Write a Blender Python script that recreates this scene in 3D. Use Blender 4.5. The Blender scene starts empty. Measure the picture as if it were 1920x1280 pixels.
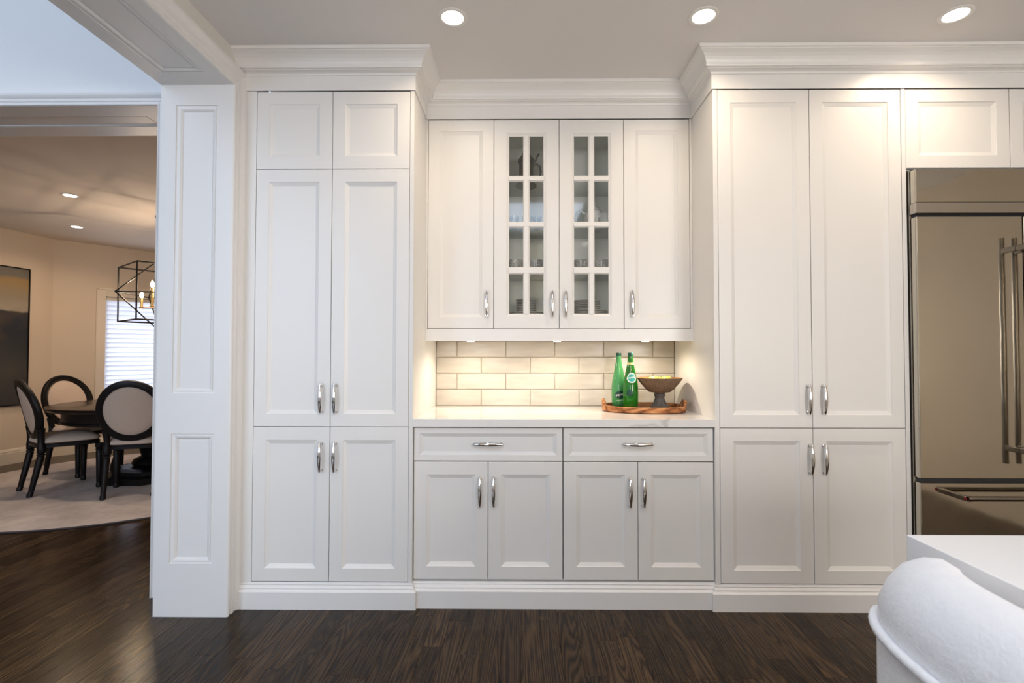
import bpy, bmesh, math, random
from mathutils import Vector, Matrix
random.seed(7)
PI = math.pi
S = bpy.context.scene
COL = S.collection

# ------------------------------------------------------------------ camera
YAW, PITCH, ROLL = -0.0098, 0.0226, 0.0007
F = Vector((math.sin(YAW)*math.cos(PITCH), math.cos(YAW)*math.cos(PITCH), math.sin(PITCH)))
R = Vector((math.cos(YAW), -math.sin(YAW), 0)); U = R.cross(F)
R, U = R*math.cos(ROLL)+U*math.sin(ROLL), U*math.cos(ROLL)-R*math.sin(ROLL)
cam_d = bpy.data.cameras.new('camera'); cam = bpy.data.objects.new('camera', cam_d); COL.objects.link(cam)
M = Matrix(((R.x, U.x, -F.x), (R.y, U.y, -F.y), (R.z, U.z, -F.z))).to_4x4()
M.translation = Vector((0, -2.4873, 1.2211)); cam.matrix_world = M
cam_d.sensor_width = 36; cam_d.lens = 956.1/1920*36
cam_d.shift_x = -0.00645; cam_d.shift_y = 0.00277
cam_d.clip_start = 0.05; cam_d.clip_end = 200
cam_d.dof.use_dof = True; cam_d.dof.focus_distance = 2.6; cam_d.dof.aperture_fstop = 7.0
S.camera = cam

# ------------------------------------------------------------------ world, exposure, lights
w = bpy.data.worlds.new('world'); S.world = w; w.use_nodes = True
bg = w.node_tree.nodes['Background']; bg.inputs[0].default_value = (0.62, 0.78, 1.0, 1); bg.inputs[1].default_value = 2.0
S.view_settings.view_transform = 'Standard'; S.view_settings.look = 'None'
S.view_settings.gamma = 1; S.view_settings.use_curve_mapping = False
S.view_settings.exposure = -0.06
cy = S.cycles
cy.use_denoising = True
cy.max_bounces = 8; cy.diffuse_bounces = 5; cy.glossy_bounces = 4; cy.transmission_bounces = 6; cy.transparent_max_bounces = 8
cy.sample_clamp_indirect = 6; cy.caustics_reflective = False; cy.caustics_refractive = False

COOL = (0.72, 0.84, 1.0); DAY = (0.98, 0.965, 0.96); WARM = (1.0, 0.80, 0.58)
def area(name, loc, target, sx, sy, power, col, spread=PI):
    l = bpy.data.lights.new(name, 'AREA'); l.shape = 'RECTANGLE'; l.size = sx; l.size_y = sy
    l.energy = power; l.color = col; l.spread = spread
    o = bpy.data.objects.new(name, l); COL.objects.link(o); o.location = loc
    d = Vector(target)-Vector(loc); o.rotation_euler = d.to_track_quat('-Z', 'Y').to_euler()
    return o
H = 2.7067
# daylight at the kitchen's rear window, the hall's tall front window and the dining window
area('kitchen_window_daylight', (-0.92, -6.2, 1.6), (-0.92, 0, 1.6), 0.9, 1.4, 36, DAY)
area('kitchen_window_daylight', (2.6, -6.2, 1.6), (2.6, 0, 1.6), 1.7, 1.4, 135, (1.0, 0.93, 0.86))
area('added_skylight_light', (0.0, -2.5, 2.80), (0.0, -2.5, 0), 1.24, 1.4, 25, (0.66, 0.80, 1.0))  # added overhead light, gives the bluish reflection in the cabinet panes
area('hall_window_daylight', (-3.5, -6.15, 2.6), (-3.5, 0, 2.3), 2.2, 3.4, 125, (0.66, 0.79, 1.0))

# ------------------------------------------------------------------ materials
MATS = {}
def mat(name, col, rough=0.5, metal=0.0, var=0.03, scale=6.0, bump=0.0, bscale=40.0, coat=0.0, spec=0.5, **kw):
    """procedural principled: colour varied by noise, optional relief"""
    if name in MATS: return MATS[name]
    m = bpy.data.materials.new(name); m.use_nodes = True; nt = m.node_tree; N = nt.nodes; L = nt.links
    p = N['Principled BSDF']; p.inputs['Roughness'].default_value = rough; p.inputs['Metallic'].default_value = metal
    p.inputs['Specular IOR Level'].default_value = spec
    p.inputs['Coat Weight'].default_value = coat
    tc = N.new('ShaderNodeTexCoord'); nz = N.new('ShaderNodeTexNoise'); nz.inputs['Scale'].default_value = scale
    L.new(tc.outputs['Object'], nz.inputs['Vector'])
    mx = N.new('ShaderNodeMix'); mx.data_type = 'RGBA'
    mx.inputs[6].default_value = (*[max(0, c*(1-var)) for c in col], 1)
    mx.inputs[7].default_value = (*[min(1, c*(1+var)) for c in col], 1)
    L.new(nz.outputs['Fac'], mx.inputs[0]); L.new(mx.outputs[2], p.inputs['Base Color'])
    if bump:
        n2 = N.new('ShaderNodeTexNoise'); n2.inputs['Scale'].default_value = bscale
        L.new(tc.outputs['Object'], n2.inputs['Vector'])
        b = N.new('ShaderNodeBump'); b.inputs['Strength'].default_value = bump; b.inputs['Distance'].default_value = 0.002
        L.new(n2.outputs['Fac'], b.inputs['Height']); L.new(b.outputs['Normal'], p.inputs['Normal'])
    for k, v in kw.items(): p.inputs[k].default_value = v
    MATS[name] = m; return m
def emat(name, col, strength):
    m = bpy.data.materials.new(name); m.use_nodes = True; N = m.node_tree.nodes
    p = N['Principled BSDF']; p.inputs['Base Color'].default_value = (*col, 1)
    p.inputs['Emission Color'].default_value = (*col, 1); p.inputs['Emission Strength'].default_value = strength
    MATS[name] = m; return m
def ramp(N, stops):
    r = N.new('ShaderNodeValToRGB'); e = r.color_ramp.elements
    e[0].position, e[0].color = stops[0][0], (*stops[0][1], 1)
    e[1].position, e[1].color = stops[-1][0], (*stops[-1][1], 1)
    for p_, c in stops[1:-1]:
        x = e.new(p_); x.color = (*c, 1)
    return r

white = mat('painted_white', (0.80, 0.785, 0.76), 0.38, var=0.012, scale=3)
body_white = mat('cabinet_body_white', (0.78, 0.765, 0.74), 0.42, var=0.012, scale=3)
trim_white = mat('trim_white', (0.81, 0.80, 0.785), 0.35, var=0.012, scale=3)
ceil_m = mat('ceiling_paint', (0.765, 0.75, 0.745), 0.75, var=0.01, scale=2)
wall_m = mat('wall_paint', (0.74, 0.715, 0.67), 0.7, var=0.015, scale=2)
hall_m = mat('hall_paint', (0.87, 0.87, 0.87), 0.7, var=0.015, scale=2)
dine_m = mat('dining_wall_paint', (0.66, 0.555, 0.44), 0.75, var=0.03, scale=2)
dine_ceil = mat('dining_ceiling_paint', (0.72, 0.65, 0.58), 0.75, var=0.03, scale=2)
painted_gap_shade = mat('painted_gap_shade', (0.03, 0.028, 0.025), 0.8)  # shade of the door gaps, put into the colour
chrome = mat('chrome', (0.82, 0.80, 0.78), 0.07, 1.0, var=0.01)
black_iron = mat('black_iron', (0.006, 0.005, 0.005), 0.5, spec=0.2)
brass = mat('brass', (0.75, 0.48, 0.16), 0.25, 1.0)
black_wood = mat('ebonised_wood', (0.006, 0.005, 0.0055), 0.4, var=0.2, scale=30, spec=0.2)
linen = mat('beige_linen', (0.50, 0.40, 0.325), 0.9, var=0.10, scale=160, bump=0.4, bscale=500)
boucle = mat('white_boucle', (0.71, 0.715, 0.735), 0.95, var=0.05, scale=50, bump=0.5, bscale=150)
rubber = mat('black_gasket', (0.02, 0.022, 0.025), 0.5)
china = mat('white_china', (0.80, 0.79, 0.77), 0.12, coat=0.3)
plate_m = mat('grey_stoneware', (0.62, 0.60, 0.56), 0.2, var=0.08, scale=30, coat=0.3)
pewter = mat('pewter', (0.24, 0.215, 0.19), 0.38, 0.9, var=0.35, scale=45, bump=0.6, bscale=60)
apple_m = mat('green_apple_skin', (0.50, 0.56, 0.12), 0.3, var=0.15, scale=14, coat=0.3)
int_m = mat('cabinet_interior', (0.93, 0.93, 0.88), 0.5)
cap_m = mat('bottle_cap_green', (0.01, 0.085, 0.055), 0.3)
foil_m = mat('gold_neck_band', (0.78, 0.66, 0.28), 0.35)
oval_m = mat('label_dark_green', (0.004, 0.055, 0.035), 0.35)
teal_m = mat('label_teal', (0.05, 0.42, 0.36), 0.35, var=0.15, scale=90)
print_m = mat('label_white_print', (0.85, 0.88, 0.85), 0.4)
led_m = emat('downlight_diffuser', (1.0, 0.93, 0.82), 14)
led_d = emat('dining_downlight_diffuser', (1.0, 0.93, 0.82), 14)
puck_m = emat('puck_diffuser', (1.0, 0.95, 0.88), 12)
flame_m = emat('candle_bulb_glow', (1.0, 0.80, 0.52), 30)
sky_pane = None

def marble(name, base=(0.80, 0.785, 0.765), vein=(0.42, 0.39, 0.36), rough=0.12, scale=1.6):
    m = bpy.data.materials.new(name); m.use_nodes = True; nt = m.node_tree; N = nt.nodes; L = nt.links
    p = N['Principled BSDF']; p.inputs['Roughness'].default_value = rough
    tc = N.new('ShaderNodeTexCoord'); mp = N.new('ShaderNodeMapping'); mp.inputs['Rotation'].default_value = (0.5, 0.3, 0.7)
    L.new(tc.outputs['Object'], mp.inputs[0])
    n1 = N.new('ShaderNodeTexNoise'); n1.inputs['Scale'].default_value = scale; n1.inputs['Detail'].default_value = 7; n1.inputs['Distortion'].default_value = 0.9
    L.new(mp.outputs[0], n1.inputs['Vector'])
    r = ramp(N, [(0.0, base), (0.475, base), (0.50, vein), (0.53, base), (1.0, base)])
    L.new(n1.outputs['Fac'], r.inputs[0])
    n2 = N.new('ShaderNodeTexNoise'); n2.inputs['Scale'].default_value = scale*1.3
    L.new(mp.outputs[0], n2.inputs['Vector'])
    r2 = ramp(N, [(0.42, (0, 0, 0)), (0.68, (0.75, 0.75, 0.75))]); L.new(n2.outputs['Fac'], r2.inputs[0])
    mx = N.new('ShaderNodeMix'); mx.data_type = 'RGBA'; mx.inputs[6].default_value = (*base, 1)
    L.new(r2.outputs[0], mx.inputs[0]); L.new(r.outputs[0], mx.inputs[7]); L.new(mx.outputs[2], p.inputs['Base Color'])
    return m
counter_m = marble('marble_counter')
island_m = marble('marble_island', (0.82, 0.82, 0.825), (0.52, 0.49, 0.44), 0.10, 0.9)

def wood(name, c_dark, c_mid, c_light, rough=0.3, sx=55.0, sy=3.2, dist=5.0, varied=True, axis='y', coord='Position', coat=0.0):
    m = bpy.data.materials.new(name); m.use_nodes = True; nt = m.node_tree; N = nt.nodes; L = nt.links
    p = N['Principled BSDF']; p.inputs['Roughness'].default_value = rough; p.inputs['Coat Weight'].default_value = coat; p.inputs['Specular IOR Level'].default_value = 0.16
    g = N.new('ShaderNodeNewGeometry'); oi = N.new('ShaderNodeObjectInfo')
    if coord == 'Position': src = g.outputs['Position']
    else: src = N.new('ShaderNodeTexCoord').outputs['Object']
    ad = N.new('ShaderNodeMath'); ad.operation = 'ADD'
    L.new(g.outputs['Random Per Island'], ad.inputs[0]); L.new(oi.outputs['Random'], ad.inputs[1])
    ml = N.new('ShaderNodeMath'); ml.operation = 'MULTIPLY'; ml.inputs[1].default_value = 37.3 if varied else 0.0
    L.new(ad.outputs[0], ml.inputs[0])
    cb = N.new('ShaderNodeCombineXYZ'); L.new(ml.outputs[0], cb.inputs[0]); L.new(ml.outputs[0], cb.inputs[1]); L.new(ml.outputs[0], cb.inputs[2])
    va = N.new('ShaderNodeVectorMath'); L.new(src, va.inputs[0]); L.new(cb.outputs[0], va.inputs[1])
    mp = N.new('ShaderNodeMapping')
    mp.inputs['Scale'].default_value = (sx, sy, sx) if axis == 'y' else ((sy, sx, sx) if axis == 'x' else (sx, sx, sy))
    L.new(va.outputs[0], mp.inputs[0])
    # flowing growth-ring figure: bands of a stretched, distorted noise field
    n0 = N.new('ShaderNodeTexNoise'); n0.inputs['Scale'].default_value = 0.16; n0.inputs['Detail'].default_value = 2.0; n0.inputs['Distortion'].default_value = 0.3
    L.new(mp.outputs[0], n0.inputs['Vector'])
    k = N.new('ShaderNodeMath'); k.operation = 'MULTIPLY'; k.inputs[1].default_value = dist*5; L.new(n0.outputs['Fac'], k.inputs[0])
    fr = N.new('ShaderNodeMath'); fr.operation = 'PINGPONG'; fr.inputs[1].default_value = 0.5; L.new(k.outputs[0], fr.inputs[0])
    n1 = N.new('ShaderNodeTexNoise'); n1.inputs['Scale'].default_value = 3.6; n1.inputs['Detail'].default_value = 4; L.new(mp.outputs[0], n1.inputs['Vector'])
    sm = N.new('ShaderNodeMath'); sm.operation = 'ADD'; L.new(fr.outputs[0], sm.inputs[0])
    k2 = N.new('ShaderNodeMath'); k2.operation = 'MULTIPLY'; k2.inputs[1].default_value = 0.55; L.new(n1.outputs['Fac'], k2.inputs[0]); L.new(k2.outputs[0], sm.inputs[1])
    r = ramp(N, [(0.28, c_dark), (0.52, c_mid), (0.80, c_light)]); L.new(sm.outputs[0], r.inputs[0])
    wn = N.new('ShaderNodeTexWhiteNoise'); wn.noise_dimensions = '1D'; L.new(ml.outputs[0], wn.inputs['W'])
    hs = N.new('ShaderNodeHueSaturation')
    mr = N.new('ShaderNodeMapRange'); mr.inputs[3].default_value = 0.60 if varied else 1.0; mr.inputs[4].default_value = 1.5 if varied else 1.0
    L.new(wn.outputs['Value'], mr.inputs[0]); L.new(mr.outputs[0], hs.inputs['Value']); L.new(r.outputs[0], hs.inputs['Color'])
    L.new(hs.outputs[0], p.inputs['Base Color'])
    b = N.new('ShaderNodeBump'); b.inputs['Strength'].default_value = 0.12; b.inputs['Distance'].default_value = 0.001
    L.new(sm.outputs[0], b.inputs['Height']); L.new(b.outputs[0], p.inputs['Normal'])
    return m
floor_wood = wood('dark_oak', (0.013, 0.0075, 0.0045), (0.037, 0.0205, 0.0105), (0.064, 0.038, 0.018), 0.21)
tray_wood = wood('acacia_wood', (0.17, 0.06, 0.022), (0.42, 0.17, 0.065), (0.60, 0.30, 0.13), 0.4, 30, 5, 3, False, 'x', 'Object')
bowl_in_wood = wood('mango_wood', (0.20, 0.09, 0.03), (0.36, 0.19, 0.07), (0.48, 0.28, 0.12), 0.5, 30, 20, 3, False, 'x', 'Object')
table_wood = wood('dark_walnut', (0.012, 0.007, 0.006), (0.026, 0.016, 0.012), (0.042, 0.027, 0.019), 0.22, 20, 2, 3, False, 'x', 'Object')
bowl_out = mat('weathered_grey_wood', (0.17, 0.115, 0.07), 0.7, var=0.5, scale=38, bump=0.6, bscale=50)
foot_m = mat('grey_carved_foot', (0.105, 0.095, 0.085), 0.6, var=0.4, scale=40, bump=0.5, bscale=60)

def stainless(name, axis=0):
    m = bpy.data.materials.new(name); m.use_nodes = True; nt = m.node_tree; N = nt.nodes; L = nt.links
    p = N['Principled BSDF']; p.inputs['Metallic'].default_value = 1; p.inputs['Roughness'].default_value = 0.2
    p.inputs['Base Color'].default_value = (0.58, 0.54, 0.46, 1)
    tc = N.new('ShaderNodeTexCoord'); mp = N.new('ShaderNodeMapping'); mp.inputs['Scale'].default_value = (1.5, 1.5, 400)
    L.new(tc.outputs['Object'], mp.inputs[0])
    nz = N.new('ShaderNodeTexNoise'); nz.inputs['Scale'].default_value = 1.0; L.new(mp.outputs[0], nz.inputs['Vector'])
    mr = N.new('ShaderNodeMapRange'); mr.inputs[3].default_value = 0.06; mr.inputs[4].default_value = 0.10
    L.new(nz.outputs['Fac'], mr.inputs[0]); L.new(mr.outputs[0], p.inputs['Roughness'])
    n2 = N.new('ShaderNodeTexNoise'); n2.inputs['Scale'].default_value = 2.4; L.new(tc.outputs['Object'], n2.inputs['Vector'])
    b = N.new('ShaderNodeBump'); b.inputs['Strength'].default_value = 0.25; b.inputs['Distance'].default_value = 0.02
    L.new(n2.outputs['Fac'], b.inputs['Height']); L.new(b.outputs[0], p.inputs['Normal'])
    return m
steel = stainless('brushed_stainless')
steel_trim = mat('satin_steel_trim', (0.50, 0.46, 0.41), 0.25, 1.0)

shaded_handle_steel = mat('shaded_handle_steel', (0.34, 0.30, 0.26), 0.2, 1.0)  # darker than the trim steel: shade on the bars painted in
def glazed():
    m = bpy.data.materials.new('glazed_tile'); m.use_nodes = True; nt = m.node_tree; N = nt.nodes; L = nt.links
    p = N['Principled BSDF']; p.inputs['Roughness'].default_value = 0.20; p.inputs['Specular IOR Level'].default_value = 0.3
    oi = N.new('ShaderNodeObjectInfo'); tc = N.new('ShaderNodeTexCoord')
    va = N.new('ShaderNodeVectorMath'); L.new(tc.outputs['Object'], va.inputs[0])
    sc = N.new('ShaderNodeVectorMath'); sc.operation = 'SCALE'; sc.inputs[0].default_value = (31, 17, 23); L.new(oi.outputs['Random'], sc.inputs['Scale'])
    L.new(sc.outputs[0], va.inputs[1])
    mp = N.new('ShaderNodeMapping'); mp.inputs['Scale'].default_value = (5, 5, 22); L.new(va.outputs[0], mp.inputs[0])
    nz = N.new('ShaderNodeTexNoise'); nz.inputs['Scale'].default_value = 1.2; nz.inputs['Detail'].default_value = 3; L.new(mp.outputs[0], nz.inputs['Vector'])
    r = ramp(N, [(0.3, (0.50, 0.455, 0.395)), (0.7, (0.60, 0.555, 0.49))]); L.new(nz.outputs['Fac'], r.inputs[0])
    hs = N.new('ShaderNodeHueSaturation'); mr = N.new('ShaderNodeMapRange'); mr.inputs[3].default_value = 0.95; mr.inputs[4].default_value = 1.06
    L.new(oi.outputs['Random'], mr.inputs[0]); L.new(mr.outputs[0], hs.inputs['Value']); L.new(r.outputs[0], hs.inputs['Color']); L.new(hs.outputs[0], p.inputs['Base Color'])
    b = N.new('ShaderNodeBump'); b.inputs['Strength'].default_value = 0.25; b.inputs['Distance'].default_value = 0.003
    L.new(nz.outputs['Fac'], b.inputs['Height']); L.new(b.outputs[0], p.inputs['Normal'])
    return m
tile_m = glazed()
grout_m = mat('grout', (0.52, 0.45, 0.38), 0.9, var=0.06, scale=80)

def glass_mat(name, col=(0.93, 0.97, 0.96), rough=0.0, refl=1.0):
    """thin sheet glass: see-through with a Fresnel reflection"""
    m = bpy.data.materials.new(name); m.use_nodes = True; nt = m.node_tree; N = nt.nodes; L = nt.links
    N.remove(N['Principled BSDF']); out = N['Material Output']
    tr = N.new('ShaderNodeBsdfTransparent'); tr.inputs[0].default_value = (*col, 1)
    gl = N.new('ShaderNodeBsdfGlossy'); gl.inputs['Roughness'].default_value = rough
    fr = N.new('ShaderNodeFresnel'); fr.inputs[0].default_value = 1.5
    ml = N.new('ShaderNodeMath'); ml.operation = 'MULTIPLY'; ml.inputs[1].default_value = refl; L.new(fr.outputs[0], ml.inputs[0])
    gg = N.new('ShaderNodeNewGeometry'); iv = N.new('ShaderNodeMath'); iv.operation = 'SUBTRACT'; iv.inputs[0].default_value = 1.0; L.new(gg.outputs['Backfacing'], iv.inputs[1])
    m2 = N.new('ShaderNodeMath'); m2.operation = 'MULTIPLY'; L.new(ml.outputs[0], m2.inputs[0]); L.new(iv.outputs[0], m2.inputs[1]); ml = m2
    mx = N.new('ShaderNodeMixShader'); L.new(ml.outputs[0], mx.inputs[0]); L.new(tr.outputs[0], mx.inputs[1]); L.new(gl.outputs[0], mx.inputs[2])
    L.new(mx.outputs[0], out.inputs[0]); return m
pane_m = glass_mat('cabinet_glass', (0.985, 0.995, 0.99), 0.06, 2.3)
shelf_glass = glass_mat('shelf_glass', (0.92, 0.945, 0.935), 0.02, 1.3)
win_glass = glass_mat('window_glass', (0.97, 0.99, 1.0))
clear_glass = glass_mat('clear_cup_glass', (0.86, 0.90, 0.93), 0.0, 2.2)

def bottle_glass(name, col, mixf=0.3):
    m = bpy.data.materials.new(name); m.use_nodes = True; nt = m.node_tree; N = nt.nodes; L = nt.links
    p = N['Principled BSDF']; p.inputs['Base Color'].default_value = (*col, 1); p.inputs['Roughness'].default_value = 0.08
    p.inputs['Transmission Weight'].default_value = 1-mixf; p.inputs['IOR'].default_value = 1.12; p.inputs['Coat Weight'].default_value = 0.8
    nz = N.new('ShaderNodeTexNoise'); nz.inputs['Scale'].default_value = 60
    tc = N.new('ShaderNodeTexCoord'); L.new(tc.outputs['Object'], nz.inputs['Vector'])
    b = N.new('ShaderNodeBump'); b.inputs['Strength'].default_value = 0.2; b.inputs['Distance'].default_value = 0.001
    L.new(nz.outputs['Fac'], b.inputs['Height']); L.new(b.outputs[0], p.inputs['Normal'])
    return m
bottle_l = bottle_glass('pale_green_bottle', (0.10, 0.44, 0.15), 0.5)
bottle_r = bottle_glass('deep_green_bottle', (0.018, 0.24, 0.018), 0.45)

def patterned():
    m = bpy.data.materials.new('scroll_pattern_china'); m.use_nodes = True; nt = m.node_tree; N = nt.nodes; L = nt.links
    p = N['Principled BSDF']; p.inputs['Roughness'].default_value = 0.15
    tc = N.new('ShaderNodeTexCoord'); nz = N.new('ShaderNodeTexNoise'); nz.inputs['Scale'].default_value = 42; nz.inputs['Distortion'].default_value = 2.5
    L.new(tc.outputs['Object'], nz.inputs['Vector'])
    r = ramp(N, [(0.40, (0.66, 0.64, 0.60)), (0.455, (0.02, 0.02, 0.02)), (0.50, (0.66, 0.64, 0.60)), (0.57, (0.05, 0.045, 0.04)), (0.61, (0.66, 0.64, 0.60))])
    L.new(nz.outputs['Fac'], r.inputs[0]); L.new(r.outputs[0], p.inputs['Base Color']); return m
pattern_m = patterned()

def rug_mat():
    m = bpy.data.materials.new('rug_pile'); m.use_nodes = True; nt = m.node_tree; N = nt.nodes; L = nt.links
    p = N['Principled BSDF']; p.inputs['Roughness'].default_value = 1.0; p.inputs['Specular IOR Level'].default_value = 0.1
    tc = N.new('ShaderNodeTexCoord'); n = N.new('ShaderNodeTexNoise'); n.inputs['Scale'].default_value = 3.0; n.inputs['Detail'].default_value = 12; n.inputs['Roughness'].default_value = 0.75
    L.new(tc.outputs['Object'], n.inputs['Vector'])
    r = ramp(N, [(0.32, (0.38, 0.335, 0.315)), (0.68, (0.62, 0.56, 0.53))]); L.new(n.outputs['Fac'], r.inputs[0]); L.new(r.outputs[0], p.inputs['Base Color'])
    n2 = N.new('ShaderNodeTexNoise'); n2.inputs['Scale'].default_value = 180; L.new(tc.outputs['Object'], n2.inputs['Vector'])
    b = N.new('ShaderNodeBump'); b.inputs['Strength'].default_value = 0.7; b.inputs['Distance'].default_value = 0.004; L.new(n2.outputs['Fac'], b.inputs['Height']); L.new(b.outputs[0], p.inputs['Normal'])
    return m
rug_m = rug_mat()

def painting_mat():
    # object space: x along the canvas (0 = right end, negative to the left), z up from the lower edge (0..1.54)
    m = bpy.data.materials.new('abstract_canvas'); m.use_nodes = True; nt = m.node_tree; N = nt.nodes; L = nt.links
    p = N['Principled BSDF']; p.inputs['Roughness'].default_value = 0.6
    tc = N.new('ShaderNodeTexCoord'); sp = N.new('ShaderNodeSeparateXYZ')
    nz = N.new('ShaderNodeTexNoise'); nz.inputs['Scale'].default_value = 3.0; nz.inputs['Detail'].default_value = 5
    mpn = N.new('ShaderNodeMapping'); mpn.inputs['Scale'].default_value = (0.8, 1, 2.2); L.new(tc.outputs['Object'], mpn.inputs[0]); L.new(mpn.outputs[0], nz.inputs['Vector'])
    L.new(tc.outputs['Object'], sp.inputs[0])
    a = N.new('ShaderNodeMath'); a.operation = 'MULTIPLY_ADD'; a.inputs[1].default_value = 0.10; L.new(nz.outputs['Fac'], a.inputs[0])
    dv = N.new('ShaderNodeMath'); dv.operation = 'DIVIDE'; dv.inputs[1].default_value = 1.54; L.new(sp.outputs['Z'], dv.inputs[0]); L.new(dv.outputs[0], a.inputs[2])
    r = ramp(N, [(0.0, (0.035, 0.034, 0.034)), (0.30, (0.050, 0.048, 0.045)), (0.45, (0.028, 0.03, 0.034)), (0.60, (0.016, 0.020, 0.030)), (0.728, (0.02, 0.026, 0.035)), (0.742, (0.34, 0.30, 0.24)), (0.85, (0.27, 0.225, 0.16)), (0.96, (0.30, 0.20, 0.085)), (1.04, (0.15, 0.14, 0.12))])
    # sqrt of nothing: the ramp reads the height directly
    L.new(a.outputs[0], r.inputs[0])
    n2 = N.new('ShaderNodeTexNoise'); n2.inputs['Scale'].default_value = 2.2; n2.inputs['Detail'].default_value = 3; L.new(tc.outputs['Object'], n2.inputs['Vector'])
    r2 = ramp(N, [(0.52, (0, 0, 0)), (0.70, (0.5, 0.5, 0.5))]); L.new(n2.outputs['Fac'], r2.inputs[0])
    mx = N.new('ShaderNodeMix'); mx.data_type = 'RGBA'; L.new(r2.outputs[0], mx.inputs[0]); L.new(r.outputs[0], mx.inputs[6]); mx.inputs[7].default_value = (0.13, 0.075, 0.035, 1)
    L.new(mx.outputs[2], p.inputs['Base Color']); return m
painting_m = painting_mat()

def slat_mat():
    m = bpy.data.materials.new('blind_slat'); m.use_nodes = True; nt = m.node_tree; N = nt.nodes; L = nt.links
    N.remove(N['Principled BSDF']); out = N['Material Output']
    d = N.new('ShaderNodeBsdfDiffuse'); t = N.new('ShaderNodeBsdfTranslucent'); mx = N.new('ShaderNodeMixShader'); mx.inputs[0].default_value = 0.55
    nz = N.new('ShaderNodeTexNoise'); nz.inputs['Scale'].default_value = 4
    r = ramp(N, [(0.0, (0.80, 0.80, 0.84)), (1.0, (0.88, 0.88, 0.91))]); L.new(nz.outputs['Fac'], r.inputs[0])
    L.new(r.outputs[0], d.inputs[0]); L.new(r.outputs[0], t.inputs[0]); L.new(d.outputs[0], mx.inputs[1]); L.new(t.outputs[0], mx.inputs[2]); L.new(mx.outputs[0], out.inputs[0]); return m
slat_m = slat_mat()

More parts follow.
